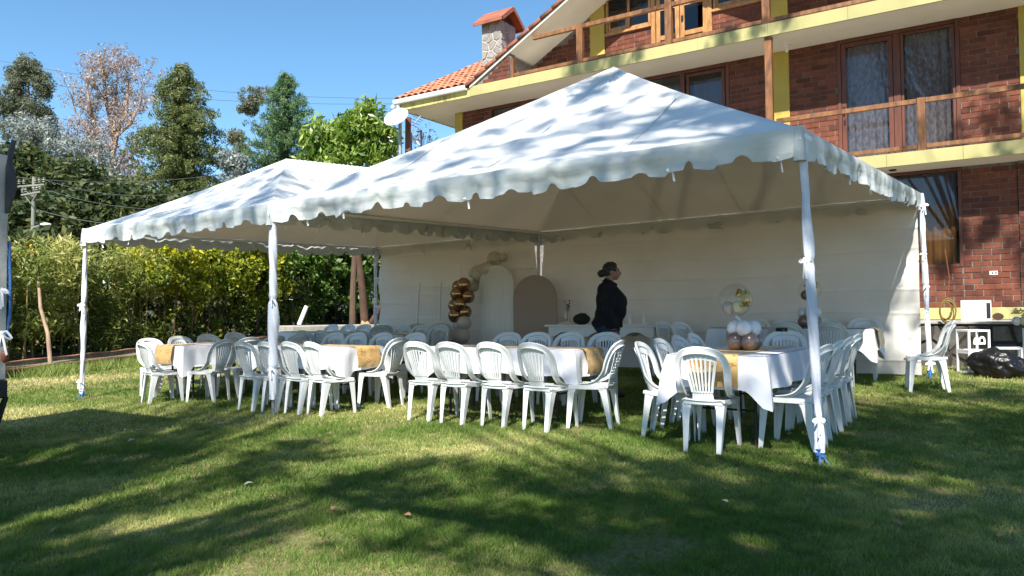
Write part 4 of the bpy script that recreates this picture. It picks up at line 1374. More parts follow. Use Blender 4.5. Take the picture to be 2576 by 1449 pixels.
# gable roof over the balconies: white underside, rake of tiles
APX = 4.65
mb = MB()
zA = rake_z(APX)
for sgn in (1, -1):
    s_e = 9.80 if sgn > 0 else APX - (9.80 - APX)
    for t0, t1 in ((8.98, 15.4),):
        pts = [(-s_e, t0, 6.70), (-APX, t0, zA), (-APX, t1, zA), (-s_e, t1, 6.70)]
        up_ = Vector((0, 0, .07))
        mb.add(pts + [tuple(Vector(p) + up_) for p in pts], [(0, 1, 2, 3), (7, 6, 5, 4), (0, 4, 5, 1), (2, 6, 7, 3), (0, 3, 7, 4)] if sgn < 0 else [(3, 2, 1, 0), (4, 5, 6, 7), (1, 5, 4, 0), (3, 7, 6, 2), (4, 7, 3, 0)])
mb.build('gable_soffit', M['soffit'], house, smooth=0)
L = math.hypot(1, SLOPE); ra = math.atan(SLOPE)
rb = MB()
def fn(i, j):
    a = PI * (1.25 * i - .125)
    r_ = .105 - .014 * j
    return (j * .42, -math.cos(a) * r_, math.sin(a) * r_ * .9 + .012 * (1 - j))
rb.grid(fn, 10, 2)
RK = rb.mesh('rake_tile', M['ridge_tile'], 60); bm = bmesh.new(); bm.from_mesh(RK); bmesh.ops.solidify(bm, geom=list(bm.faces), thickness=.014); bm.to_mesh(RK); bm.free()
nr = int((9.86 - APX) * L / .36)
for k in range(nr + 1):
    d_ = k * .36 / L
    s = 9.92 - d_
    inst('rake_tile', RK, roof, (-s, 9.05, rake_z(s) + .10 + random.uniform(-.004, .004)), (0, -ra, random.uniform(-.015, .015)))
# upper face of the gable roof
mb = MB()
for sgn in (1, -1):
    s_e = 9.80 if sgn > 0 else APX - (9.80 - APX)
    mb.grid(lambda i, j: (-(s_e + (APX - s_e) * i), 9.12 + 6.2 * j, 6.77 + (zA - 6.70) * i + .05 * abs(math.sin(j * 6.2 / .213 * PI / 1))), 2, 90)
mb.build('roof_sheet', M['tile'], roof)
# chimney
chm = sub('chimney', house); chm['label'] = 'stone chimney with a small wooden gable cap'
CS0, CS1, CT0, CT1 = 11.24, 10.60, 11.55, 12.32
ZC0, ZC1 = 7.6, 9.42
hb('chimney_shaft', M['chim_mortar'], CS0, CS1, CT0, CT1, ZC0, ZC1, chm)
def stone_face(org, ux, uz, w, h, nrm, parent, mtl, cell=.22, seed=3, gap=.022, thick=.022, name='stone'):
    """irregular stones laid as shrunken Voronoi cells on a face"""
    rr = random.Random(seed)
    pts = []
    nx, nz = max(1, int(round(w / cell))), max(1, int(round(h / cell)))
    for i in range(nx):
        for j in range(nz):
            pts.append(((i + .5 + rr.uniform(-.38, .38)) * w / nx, (j + .5 + rr.uniform(-.38, .38)) * h / nz))
    for i, p in enumerate(pts):
        poly = [(0.004, 0.004), (w - .004, 0.004), (w - .004, h - .004), (0.004, h - .004)]
        for k, q in enumerate(pts):
            if k == i: continue
            mx, mz = (p[0] + q[0]) / 2, (p[1] + q[1]) / 2; nx_, nz_ = q[0] - p[0], q[1] - p[1]
            ln = math.hypot(nx_, nz_); nx_ /= ln; nz_ /= ln
            mx -= nx_ * gap / 2; mz -= nz_ * gap / 2
            out = []
            for a, b in zip(poly, poly[1:] + poly[:1]):
                da = (a[0] - mx) * nx_ + (a[1] - mz) * nz_; db = (b[0] - mx) * nx_ + (b[1] - mz) * nz_
                if da <= 0: out.append(a)
                if da * db < 0:
                    f = da / (da - db); out.append((a[0] + (b[0] - a[0]) * f, a[1] + (b[1] - a[1]) * f))
            poly = out
            if len(poly) < 3: break
        if len(poly) < 3: continue
        cx = sum(a[0] for a in poly) / len(poly); cz = sum(a[1] for a in poly) / len(poly)
        th = thick * rr.uniform(.5, 1.2)
        ux_, uz_, n_ = Vector(ux), Vector(uz), Vector(nrm)
        lo = [Vector(org) + ux_ * a + uz_ * b for a, b in poly]
        hi = [Vector(org) + ux_ * (cx + (a - cx) * .86) + uz_ * (cz + (b - cz) * .86) + n_ * th * rr.uniform(.8, 1.2) for a, b in poly]
        lo = [p_ - n_ * .01 for p_ in lo]
        c0 = Vector(org) + ux_ * cx + uz_ * cz
        m_ = MB(); n = len(poly)
        m_.add([q_ - c0 for q_ in lo + hi], [tuple(range(n, 2 * n))] + [(k, (k + 1) % n, n + (k + 1) % n, n + k) for k in range(n)])
        me = m_.mesh(name, mtl, 0)
        bm = bmesh.new(); bm.from_mesh(me); bmesh.ops.recalc_face_normals(bm, faces=bm.faces); bm.to_mesh(me); bm.free()
        inst(name, me, parent, c0)
stone_face((-CS0, CT0, ZC0), (1, 0, 0), (0, 0, 1), CS0 - CS1, ZC1 - ZC0, (0, -1, 0), chm, M['chim_stone'], .25, 3)
stone_face((-CS1, CT0, ZC0), (0, 1, 0), (0, 0, 1), CT1 - CT0, ZC1 - ZC0, (1, 0, 0), chm, M['chim_stone'], .27, 5)
stone_face((-CS0, CT1, ZC0), (0, -1, 0), (0, 0, 1), CT1 - CT0, ZC1 - ZC0, (-1, 0, 0), chm, M['chim_stone'], .27, 8)
# cap: a little gable roof, ridge running along the facade direction
cxm, ctm = -(CS0 + CS1) / 2, (CT0 + CT1) / 2
hw, hd, rise = .50, .56, .42
zc = ZC1 - .02
for sg_ in (-1, 1):
    for k in range(3):
        u0, u1 = k / 3, (k + 1) / 3 + .04
        y0, y1 = sg_ * hd * (1 - u0), sg_ * hd * (1 - min(u1, 1))
        z0_, z1_ = zc + rise * u0 + .012 * (k), zc + rise * min(u1, 1) + .012 * k
        m_ = MB()
        a = [(cxm - hw, ctm + y0, z0_), (cxm + hw, ctm + y0, z0_), (cxm + hw, ctm + y1, z1_), (cxm - hw, ctm + y1, z1_)]
        m_.add(a + [(p[0], p[1], p[2] + .035) for p in a], [(3, 2, 1, 0), (4, 5, 6, 7), (0, 1, 5, 4), (1, 2, 6, 5), (2, 3, 7, 6), (3, 0, 4, 7)])
        m_.build('cap_board', M['capwood'], chm, smooth=0)
    m_ = MB()
    m_.bar((cxm + hw + .015, ctm + sg_ * hd, zc - .02), (cxm + hw + .015, ctm, zc + rise - .0), .03, .10); m_.build('cap_verge', M['capwood'], chm)
    m_ = MB(); m_.box(cxm - hw - .002, cxm + hw + .002, ctm + sg_ * (hd + .004), ctm + sg_ * (hd + .03), zc - .07, zc + .02); m_.build('cap_edge', M['capwood'], chm)
m_ = MB(); m_.box(-CS0 + .08, -CS1 - .08, CT0 + .1, CT1 - .1, ZC1, ZC1 + .2); m_.build('cap_core', M['capdark'], chm)

# ------------------------------------------------------------------ ledge and retaining wall in front of the house
TRW = 7.62
rw = thing('retaining_wall', 'dark rough stone retaining wall with a concrete ledge below the house', 'wall', (O2.x, O2.y, 0), RZ)
MB().box(-11.0, 3.6, TRW, TW - .065, -.3, .915).build('wall_core', M['dark_mortar'], rw)
MB().bbox(-11.0, 3.6, TRW - .04, TW - .062, .917, .957, .008).build('ledge', M['concrete'], rw)
stone_face((-2.6, TRW, .1), (1, 0, 0), (0, 0, 1), 6.0, .80, (0, -1, 0), rw, M['dark_stone'], .30, 11, .03, .035)
# concrete back steps under the wall to the left
# ------------------------------------------------------------------ party furniture at the tent wall
def arch_board(name, label, s0, s1, t, ztop, m, rings=0):
    zb = gst((s0 + s1) / 2, t)
    x, y = XY((s0 + s1) / 2, t)
    root = thing(name, label, 'backdrop board', (x, y, zb), RZ)
    w = (s0 - s1) / 2; H = ztop - zb; r_ = w; hs = H - r_
    def outline(w, top, base):
        pts = [(-w, base), (w, base)]
        for k in range(25):
            a = PI * k / 24; pts.append((w * math.cos(a), top - w + w * math.sin(a)))
        return pts
    pts = outline(w, H, 0); n = len(pts)
    mb = MB(); mb.add([(p[0], -.02, p[1]) for p in pts] + [(p[0], .02, p[1]) for p in pts], [tuple(range(n)), tuple(range(2 * n - 1, n - 1, -1))] + [(i, n + i, n + (i + 1) % n, (i + 1) % n) for i in range(n)])
    mb.build('board', m, root, smooth=30)
    for k in range(rings):
        ww = w * (.82 - k * .145)
        if ww < .05: break
        path = [Vector((ww, -.022, .0))] + [Vector((ww * math.cos(PI * q / 20), -.022, hs + ww * math.sin(PI * q / 20))) for q in range(21)] + [Vector((-ww, -.022, .0))]
        m_ = MB(); m_.tube(path, .006, 4); m_.build('arch_moulding', m, root)
    mb = MB(); mb.bar((0, .02, H * .6), (0, .30, .0), .04, .02); mb.build('prop', M['white_paint'], root)
    return root
arch_board('arch_backdrop', 'taupe brown arched backdrop board leaning by the middle rear pole', 6.31, 5.41, 5.58, 1.815, M['arch_brown'])
arch_board('arch_backdrop', 'white arched backdrop board with concentric arch mouldings', 7.10, 6.33, 5.62, 2.03, M['arch_white'], 5)
# ladder shelf
p = ST(8.27, 5.5); lad = thing('ladder_stand', 'white wooden ladder stand before the tent wall', 'ladder', p, RZ)
for sx in (-1, 1):
    mb = MB(); mb.bar((sx * .29, -.05, 0), (sx * .27, .08, 1.62), .025, .03); mb.build('side_rail', M['white_paint'], lad)
for z in (.30, .62, .93, 1.40):
    mb = MB(); mb.box(-.28, .28, -.055 + z * .08, -.02 + z * .08, z, z + .035); mb.build('rung', M['white_paint'], lad)
# balloon column
p = ST(7.36, 5.35); col = thing('balloon_column', 'column of chrome brown and nude balloons beside the white arch', 'balloons', p, RZ)
mb = MB(); mb.tube([(0, 0, 0), (.02, 0, 1.9)], .012, 6); mb.build('stand', M['white_paint'], col)
def balloon(parent, c, r, m, name='balloon', tail=.18, up=False):
    mb = MB(); mb.ball((0, 0, 0), r, 18, 12, (1, 1, 1.06), tail)
    o = mb.build(name, M[m] if isinstance(m, str) else m, parent, smooth=80, loc=c)
    o.rotation_euler = (random.uniform(-1.2, 1.2), random.uniform(-.6, .6), random.random() * 6)
    return o
D5s = 1909 / 15.1
for x, z, y, r, m in ((-.10, .30, 0, .15, 'nude'), (.10, .34, .05, .14, 'nude'), (-.09, .58, .0, .15, 'nude'), (.10, .60, -.06, .14, 'nude'), (-.05, .80, .05, .14, 'nude'), (.11, .84, -.02, .135, 'nude'),
                      (-.06, .98, -.08, .13, 'chrome_brown'), (.10, 1.04, .02, .125, 'chrome_brown'), (-.12, 1.16, .0, .13, 'chrome_brown'), (.06, 1.19, -.08, .125, 'chrome_brown'), (.19, 1.33, 0, .125, 'chrome_brown'),
                      (-.10, 1.34, .06, .115, 'chrome_brown'), (-.0, 1.38, -.1, .125, 'chrome_brown'), (-.06, 1.52, .02, .115, 'chrome_brown'), (.12, 1.55, -.04, .13, 'chrome_brown')):
    balloon(col, (x, y, z), r, m)
# pale cluster above, tied to the wall
p = ST(7.15, 5.75); clu = thing('balloon_cluster', 'pale cream balloon cluster fixed to the tent wall above the brown balloons', 'balloons', p + Vector((0, 0, 1.6)), RZ)
for k in range(13):
    u = k / 12
    balloon(clu, (-.28 + .75 * u + random.uniform(-.08, .08), random.uniform(-.08, .05), .02 + .45 * u + random.uniform(-.1, .1)), random.uniform(.09, .15), 'cream_balloon')
# console table with scalloped apron
p = ST(4.36, 5.35); con = thing('console_table', 'long white console table with scalloped apron behind the standing woman', 'table', p, RZ)
MB().bbox(-1.02, 1.02, -.25, .25, .755, .79, .006).build('table_top', M['white_paint'], con)
def apron(y, name='apron'):
    pts = []
    N = 61
    for k in range(N):
        x = -.95 + 1.9 * k / (N - 1)
        a = abs(((x + .95) / .633) % 1 - .5)
        pts.append((x, .60 + .075 * max(0, 1 - (a / .30) ** 2) if a < .3 else .60 + .012 * math.cos((a - .3) / .2 * PI * 2)))
    mb = MB()
    vs = [(x, y, .752) for x, z in pts] + [(x, y, z) for x, z in pts] + [(x, y + .018, .752) for x, z in pts] + [(x, y + .018, z) for x, z in pts]
    fs = []
    for k in range(N - 1):
        fs += [(k, N + k, N + k + 1, k + 1), (2 * N + k + 1, 3 * N + k + 1, 3 * N + k, 2 * N + k), (N + k, 3 * N + k, 3 * N + k + 1, N + k + 1)]
    mb.add(vs, fs); return mb.build(name, M['white_paint'], con)
apron(-.23); apron(.215)
for sx in (-1, 1):
    MB().box(sx * .955, sx * .937, -.21, .21, .62, .752).build('side_apron', M['white_paint'], con)
    for sy in (-1, 1):
        mb = MB(); mb.tube([(sx * .92, sy * .2, 0), (sx * .90, sy * .19, .12), (sx * .925, sy * .205, .35), (sx * .91, sy * .20, .60)], [.022, .02, .032, .04], 8); mb.build('leg', M['white_paint'], con)
zt = .79
def cake_stand(s, t, h, r, label):
    q = ST(s, t) + Vector((0, 0, gst(4.36, 5.35) - gst(s, t) + zt))
    cs = thing('cake_stand', label, 'cake stand', q, RZ)
    mb = MB(); mb.lathe([(0, 0), (.055, 0), (.055, .012), (.028, .03), (.022, h * .35), (.034, h * .5), (.022, h * .62), (.03, h - .03), (.035, h - .014), (0, h - .014)], 14); mb.build('stem', M['white_paint'], cs)
    mb = MB(); mb.lathe([(0, h - .0135), (r, h - .012), (r + .004, h), (r, h + .004), (0, h + .003)], 24); mb.build('plate', M['white_paint'], cs)
cake_stand(3.92, 5.35, .23, .11, 'taller white turned cake stand on the console table')
cake_stand(3.68, 5.35, .17, .085, 'shorter white turned cake stand at the right end of the console table')
cake_stand(4.22, 5.30, .12, .085, 'low white cake stand close behind the standing woman')
q = ST(3.8, 5.25) + Vector((0, 0, gst(4.36, 5.35) - gst(3.8, 5.25) + zt + .001))
o = MB().bbox(-.26, .26, -.10, .10, 0, .012, .004).build('serving_tray', M['white_paint'], None, loc=q); o.rotation_euler = (0, 0, RZ); tag(o, 'flat white serving tray under the cake stands', 'tray')
# things at the left end of the console
q = ST(5.05, 5.30) + Vector((0, 0, gst(4.36, 5.35) - gst(5.05, 5.30) + zt))
vb = thing('flower_vase', 'clear vase with dark dried sprigs on the left end of the console table', 'vase', q, RZ)
mb = MB(); mb.lathe([(0, .005), (.06, .005), (.075, .10), (.055, .22), (.065, .30)], 14); mb.build('vase', M['clear'], vb)
mb = MB()
for k in range(9):
    a = random.random() * 6.28; r_ = random.uniform(.02, .13); z = random.uniform(.25, .42)
    mb.tube([(0, 0, .02), (math.cos(a) * r_ * .4, math.sin(a) * r_ * .4, z * .6), (math.cos(a) * r_, math.sin(a) * r_, z)], .003, 4)
    mb.ball((math.cos(a) * r_, math.sin(a) * r_, z), .014, 6, 4)
mb.build('sprigs', M['dark_brown'], vb)
q = ST(5.0, 5.18) + Vector((0, 0, gst(4.36, 5.35) - gst(5.0, 5.18) + zt))
cp_ = thing('folded_cloth', 'pale folded cloth lying on the left of the console table', 'cloth', q, RZ)
mb = MB(); mb.grid(lambda i, j: ((i - .5) * .36, (j - .5) * .12, .002 + .06 * max(0, math.sin(PI * i)) * math.sin(PI * j) ** .5 + .008 * math.sin(i * 13)), 14, 6); mb.build('cloth', M['cream_balloon'], cp_)
q = ST(4.72, 5.2) + Vector((0, 0, gst(4.36, 5.35) - gst(4.72, 5.2) + zt))
hb_ = thing('handbag', 'black handbag on the console table behind the standing woman', 'bag', q, RZ)
mb = MB(); mb.ball((0, 0, .095), .13, 14, 10, (1.25, .6, .72)); mb.build('bag_body', M['bag_cloth'], hb_, smooth=80)
mb = MB(); mb.tube([(-.08, .02, .17), (-.05, .06, .19), (.05, .06, .185), (.09, .02, .16)], .008, 6); mb.build('handle', M['bag_cloth'], hb_)

# ------------------------------------------------------------------ balloon centrepieces
def text_mesh(body, size, name, off=.0036, shear=.35):
    cu = bpy.data.curves.new(name, 'FONT'); cu.body = body; cu.size = size; cu.shear = shear; cu.extrude = 0.0; cu.offset = off * size / .1
    cu.align_x = 'CENTER'; cu.resolution_u = 3; cu.space_character = .92
    ob = bpy.data.objects.new(name, cu); COL.objects.link(ob)
    dg = bpy.context.evaluated_depsgraph_get()
    me = bpy.data.meshes.new_from_object(ob.evaluated_get(dg))
    bpy.data.objects.remove(ob); bpy.data.curves.remove(cu)
    return me
def sphere_text(parent, lines, r, az, tilt=0.0):
    """lettering printed on the bubble: mapped onto the sphere; az is the direction it faces"""
    vs_all, fs_all = [], []
    for body, size, zoff in lines:
        me = text_mesh(body, size, 'lettering')
        b = len(vs_all)
        for v in me.vertices:
            lon = v.co.x / r; lat = (v.co.y + zoff) / r
            vs_all.append(((r + .003) * math.cos(lat) * math.sin(lon), -(r + .003) * math.cos(lat) * math.cos(lon), (r + .003) * math.sin(lat)))
        for f in me.polygons: fs_all.append([b + i for i in f.vertices])
        bpy.data.meshes.remove(me)
    mb = MB(); mb.add(vs_all, fs_all)
    me = mb.mesh('lettering', M['gold_foil'], 0)
    bm = bmesh.new(); bm.from_mesh(me); bmesh.ops.triangulate(bm, faces=bm.faces); bm.to_mesh(me); bm.free()
    return inst('lettering', me, parent, (0, 0, 0), (0, tilt, az))
def centrepiece(s, t, label, r, zc, az, inner, off=(0, 0), rz=0.0):
    q = ST(s, t, TH + .012); cp = thing('balloon_centrepiece', label, 'balloons', q, RZ + rz, 'balloon centrepieces')
    for k in range(4):
        a = PI / 4 + k * PI / 2
        balloon(cp, (math.cos(a) * .088, math.sin(a) * .088, .080), .082, 'bronze', tail=.05).rotation_euler = (0, 0, 0)
    for k in range(4):
        a = k * PI / 2 + .25
        balloon(cp, (math.cos(a) * .080, math.sin(a) * .080, .198), .070, 'white_balloon', tail=.05).rotation_euler = (0, 0, 0)
    mb = MB(); mb.tube([(0, 0, .12), (off[0] * .3 + .01, off[1], zc - r - .06), (off[0], off[1], zc - r + .01)], .011, 8); mb.build('stick', M['white_balloon'], cp)
    mb = MB(); mb.ball((0, 0, 0), r, 32, 20); bub = mb.build('bubble_balloon', M['clear'], cp, smooth=80, loc=(off[0], off[1], zc))
    for (x, y, z, rr, m) in inner:
        b = MB(); b.ball((0, 0, 0), rr, 16, 10, (1, 1, 1.1)); b.build('inner_balloon', M[m], bub, smooth=80, loc=(x, y, z))
    return cp, bub
cp1, bub1 = centrepiece(.80, 1.0, 'balloon centrepiece with clear lettered bubble on the table nearest the camera at the right', .150, .455, 0,
    [(-.055, -.02, -.075, .052, 'nude'), (.04, -.01, -.06, .062, 'yellow_balloon'), (-.09, .03, -.05, .04, 'nude')], (-.075, 0))
sphere_text(bub1, [('Baby', .105, .035), ('Sid', .105, -.062)], .150, R(52))
cp2, bub2 = centrepiece(1.06, 4.92, 'balloon centrepiece with clear lettered bubble on the back right table by the tent wall', .150, .50, 0,
    [(-.055, -.03, -.06, .062, 'bronze'), (.04, -.01, -.075, .06, 'yellow_balloon')], (.01, 0))
sphere_text(bub2, [('Baby', .125, .055), ('Sid', .125, -.035)], .150, R(20))
q = ST(.62, 1.62, TH + .012)
cd = thing('table_card', 'small black card standing behind the balloon centrepiece on the nearest right table', 'card', q, RZ)
mb = MB(); mb.obox((0, 0, .15), (1, 0, 0), (0, 1, .2), (0, -.2, 1), .055, .002, .018); mb.build('card', M['black'], cd)
mb = MB(); mb.tube([(0, .004, 0), (0, .004, .14)], .002, 5); mb.build('stand', M['clear'], cd)
me = text_mesh('K', .026, 'letter', .001, 0.0); mm_ = me; mm_.materials.clear(); mm_.materials.append(M['white_paint'])
inst('letter', mm_, cd, (.018, -.0035, .143), (R(78), 0, 0))

# ------------------------------------------------------------------ person
def person():
    q = ST(3.02, 2.78); H = 1.70
    root_loc = q
    # body skeleton with skin radii; faces local +x (to the right of the picture)
    J = {'pel': (0, 0, .92), 'waist': (.01, 0, 1.06), 'chest': (.0, 0, 1.24), 'sh': (-.025, 0, 1.38), 'neck': (-.015, 0, 1.44), 'nk2': (.01, 0, 1.50),
         'hipR': (-.01, -.09, .86), 'kneR': (.02, -.10, .48), 'ankR': (-.03, -.10, .09), 'toeR': (.12, -.11, .035),
         'hipL': (-.01, .09, .86), 'kneL': (.0, .10, .48), 'ankL': (-.06, .10, .09), 'toeL': (.09, .11, .035),
         'shR': (-.03, -.155, 1.355), 'elR': (-.07, -.215, 1.08), 'wrR': (.02, -.225, .84),
         'shL': (-.03, .155, 1.355), 'elL': (-.06, .215, 1.08), 'wrL': (.04, .22, .85)}
    mb = MB()
    def loft(rows):
        secs = [[Vector((cx + rx * math.cos(2 * PI * k / 24), cy + ry * math.sin(2 * PI * k / 24), z)) for k in range(24)] for z, cx, cy, rx, ry in rows]
        mb.sweep(secs, secs)
    loft([(.78, -.01, 0, .12, .15), (.86, -.035, 0, .165, .18), (.94, -.035, 0, .180, .192), (1.02, .005, 0, .178, .185), (1.10, .025, 0, .180, .180), (1.18, .028, 0, .180, .180), (1.25, .020, 0, .172, .182), (1.31, .0, 0, .150, .190), (1.36, -.018, 0, .125, .185), (1.405, -.024, 0, .095, .135), (1.44, -.018, 0, .068, .078), (1.49, -.002, 0, .056, .056), (1.56, .02, 0, .054, .052)])
    for sy in (-1, 1):
        loft([(.03, -.03, sy * .10, .05, .045), (.10, -.035, sy * .10, .05, .047), (.30, -.025, sy * .10, .066, .06), (.46, .0, sy * .098, .072, .068), (.62, .0, sy * .096, .092, .088), (.78, -.012, sy * .092, .115, .10), (.88, -.02, sy * .085, .12, .10)])
        mb.tube([(-.07, sy * .10, .04), (.06, sy * .105, .045), (.15, sy * .11, .032)], [.045, .045, .03], 12)
        a = [Vector((-.025, sy * .165, 1.355)), Vector((-.05, sy * .205, 1.24)), Vector((-.065, sy * .222, 1.09)), Vector((-.03, sy * .228, .97)), Vector((.015, sy * .225, .855))]
        mb.tube(a, [.078, .072, .062, .055, .040], 14); mb.ball(a[0], .078, 14, 10)
    # head: skull, face, jaw, nose, lips, chin, ears
    hc = Vector((.03, 0, 1.595))
    mb.ball(hc + Vector((-.015, 0, .012)), .092, 20, 16, (1.05, .82, 1.05))
    mb.ball(hc + Vector((.035, 0, -.035)), .066, 18, 14, (.98, .90, 1.22))
    mb.ball(hc + Vector((.056, 0, -.088)), .032, 14, 10, (1.0, 1.1, .85))
    mb.tube([hc + Vector((.088, 0, .010)), hc + Vector((.103, 0, -.018)), hc + Vector((.117, 0, -.036)), hc + Vector((.104, 0, -.045))], [.009, .012, .015, .012], 10)
    mb.ball(hc + Vector((.094, 0, -.062)), .013, 10, 8, (.9, 1.6, .55)); mb.ball(hc + Vector((.092, 0, -.076)), .013, 10, 8, (.9, 1.5, .55))
    mb.ball(hc + Vector((.087, 0, .022)), .016, 10, 8, (.6, 3.2, .5))
    for sy in (-1, 1):
        mb.ball(hc + Vector((-.012, sy * .078, -.022)), .026, 10, 8, (.75, .4, 1.25))
        # hand: palm, four bent fingers and a thumb
        w = Vector(J['wrR'] if sy < 0 else J['wrL'])
        mb.ball(w + Vector((.010, 0, -.050)), .040, 12, 10, (.85, .5, 1.15))
        for f in range(4):
            fx = -.026 + f * .019; ln = (.060, .072, .075, .062)[3 - f]
            b0 = w + Vector((fx + .012, 0, -.078))
            mb.tube([b0, b0 + Vector((.006, -sy * .004, -ln * .5)), b0 + Vector((.018, -sy * .012, -ln * .85)), b0 + Vector((.026, -sy * .020, -ln))], [.0095, .009, .0085, .007], 7)
        b0 = w + Vector((.036, -sy * .004, -.045))
        mb.tube([b0, b0 + Vector((.018, -sy * .010, -.028)), b0 + Vector((.020, -sy * .016, -.055))], [.012, .010, .008], 7)
    me = mb.mesh('person', [M['skin']], 0)
    ob = bpy.data.objects.new('b', me); COL.objects.link(ob)
    r_ = ob.modifiers.new('r', 'REMESH'); r_.mode = 'VOXEL'; r_.voxel_size = .006
    s_ = ob.modifiers.new('sm', 'SMOOTH'); s_.factor = .5; s_.iterations = 3
    dg = bpy.context.evaluated_depsgraph_get()
    body = bpy.data.meshes.new_from_object(ob.evaluated_get(dg)); bpy.data.objects.remove(ob)
    body.name = 'person'
    body.materials.clear()
    for k in ('skin', 'jeans', 'shoe'): body.materials.append(M[k])
    for f in body.polygons:
        c = f.center; f.use_smooth = True
        if c.z < .085: f.material_index = 2
        elif c.z < .98 and abs(c.y) < .2: f.material_index = 1
        else: f.material_index = 0
    p = bpy.data.objects.new('person', body); link(p); p.location = root_loc; p.rotation_euler = (0, 0, R(4))
    tag(p, 'woman in black jacket and jeans with dark bun, standing in profile under the tent', 'person')
    # jacket: the trunk and arms swollen by a centimetre, open at neck, wrists and hem
    bm = bmesh.new(); bm.from_mesh(body)
    dead = []
    for f in bm.faces:
        c = f.calc_center_median()
        arm = abs(c.y) > .175 and c.z < 1.3
        hem = .90 + .02 * math.sin(c.y * 20)
        neckz = 1.475 - (c.x + .01) * .55
        keep = (c.z > hem and c.z < neckz) if not arm else c.z > .865
        if not keep: dead.append(f)
    bmesh.ops.delete(bm, geom=dead, context='FACES')
    bm.normal_update()
    for v in bm.verts:
        n = .014 + .006 * math.sin(v.co.z * 34 + v.co.x * 20) + .004 * math.sin(v.co.y * 40 + v.co.z * 12)
        v.co += v.normal * n
    bmesh.ops.solidify(bm, geom=list(bm.faces), thickness=.004)
    jm = bpy.data.meshes.new('jacket'); bm.to_mesh(jm); bm.free(); jm.materials.clear(); jm.materials.append(M['jacket'])
    jm.polygons.foreach_set('use_smooth', [True] * len(jm.polygons))
    for f in jm.polygons: f.material_index = 0
    inst('jacket', jm, p)
    mb = MB()   # collar
    mb.grid(lambda i, j: ((.075 + .012 * j) * math.cos(2 * PI * i) - .005 + .02 * (math.cos(2 * PI * i) > 0), (.072 + .012 * j) * math.sin(2 * PI * i), 1.425 + .05 * j - .055 * (math.cos(2 * PI * i) * .5 + .5) ** 2), 24, 3, closed_u=True)
    mb.build('collar', M['jacket'], p, smooth=60, solid=.006)
    # hair: cap pulled back, and a bun low at the nape
    bm = bmesh.new(); bm.from_mesh(body); dead = []
    for f in bm.faces:
        c = f.calc_center_median() - hc
        back = c.x < .045 - .55 * (max(0, .07 - c.z)) * (1 if c.z < .075 else 0)
        keep = f.calc_center_median().z > 1.53 and ((c.z > -.01 and c.x < .055 + .2 * (c.z - .07)) or (c.z > -.07 and c.x < -.035)) and not (abs(c.y) > .078 and c.z < 0)
        if not keep: dead.append(f)
    bmesh.ops.delete(bm, geom=dead, context='FACES'); bm.normal_update()
    for v in bm.verts: v.co += v.normal * (.011 + .003 * math.sin(v.co.z * 150 + v.co.x * 90))
    bmesh.ops.solidify(bm, geom=list(bm.faces), thickness=.008)
    hm = bpy.data.meshes.new('hair'); bm.to_mesh(hm); bm.free(); hm.materials.clear(); hm.materials.append(M['hair'])
    for f in hm.polygons: f.material_index = 0; f.use_smooth = True
    ho = inst('hair', hm, p)
    mb = MB(); b0 = hc + Vector((-.128, 0, -.035))
    mb.grid(lambda i, j: tuple(b0 + Vector((.052 * math.sin(PI * j) * math.cos(2 * PI * i) * (1 + .08 * math.sin(9 * j + 12 * PI * i)), .055 * math.sin(PI * j) * math.sin(2 * PI * i), .048 * math.cos(PI * j)))), 18, 12, closed_u=True)
    mb.tube([hc + Vector((-.075, 0, -.02)), b0], [.045, .035], 12)
    mb.build('hair_bun', M['hair'], p, smooth=80)
    # eye and brow
    for sy in (-1, 1):
        mb = MB(); mb.ball(hc + Vector((.078, sy * .030, .004)), .010, 10, 8, (.8, 1.3, .6)); mb.build('eye', M['black'], p, smooth=80)
    return p
person()

# ------------------------------------------------------------------ things by the right rear pole
p = ST(-.42, 7.50) + Vector((0, 0, .957 - gst(-.42, 7.5)))
def open_box(name, label, loc, w, d, h, rz, letter=None, bar_=.035, group=None, tilt=0.0):
    root = thing(name, label, 'box', loc, rz, group)
    for x in (-1, 1):
        for y in (-1, 1):
            MB().bbox(x * w / 2, x * (w / 2 - bar_), y * d / 2, y * (d / 2 - bar_), 0, h, .003).build('edge_post', M['card'], root)
    for z0 in (0, h - bar_):
        for y in (-1, 1): MB().box(-w / 2 + bar_, w / 2 - bar_, y * (d / 2 - .001), y * (d / 2 - bar_ + .001), z0 + .001, z0 + bar_ - .001).build('edge_bar', M['card'], root)
        for x in (-1, 1): MB().box(x * (w / 2 - .001), x * (w / 2 - bar_ + .001), -d / 2 + bar_, d / 2 - bar_, z0 + .001, z0 + bar_ - .001).build('edge_bar', M['card'], root)
    MB().box(-w / 2 + .01, w / 2 - .01, -d / 2 + .01, d / 2 - .01, .003, .009).build('bottom', M['card'], root)
    for y in (-1, 1): MB().box(-w / 2 + bar_, w / 2 - bar_, y * (d / 2 - .006), y * (d / 2 - .008), bar_, h - bar_).build('film', M['clear'], root)
    for x in (-1, 1): MB().box(x * (w / 2 - .006), x * (w / 2 - .008), -d / 2 + bar_, d / 2 - bar_, bar_, h - bar_).build('film', M['clear'], root)
    if letter:
        me = text_mesh(letter, .24, 'letter', .001, 0.0); me.materials.clear(); me.materials.append(M['card'])
        o = inst('letter', me, root, (.08, -d / 2 - .002, h * .5), (R(90), R(-90), 0))
    return root
RB = RZ + R(33)
_c = ST(-.72, 6.55); b1 = Vector((_c.x + .155, _c.y + .155, 0)); b1.z = ground_z(b1.x, b1.y)
open_box('balloon_box', 'white-edged clear box standing on the lawn, under the lettered box', b1, .31, .31, .31, RB, bar_=.028)
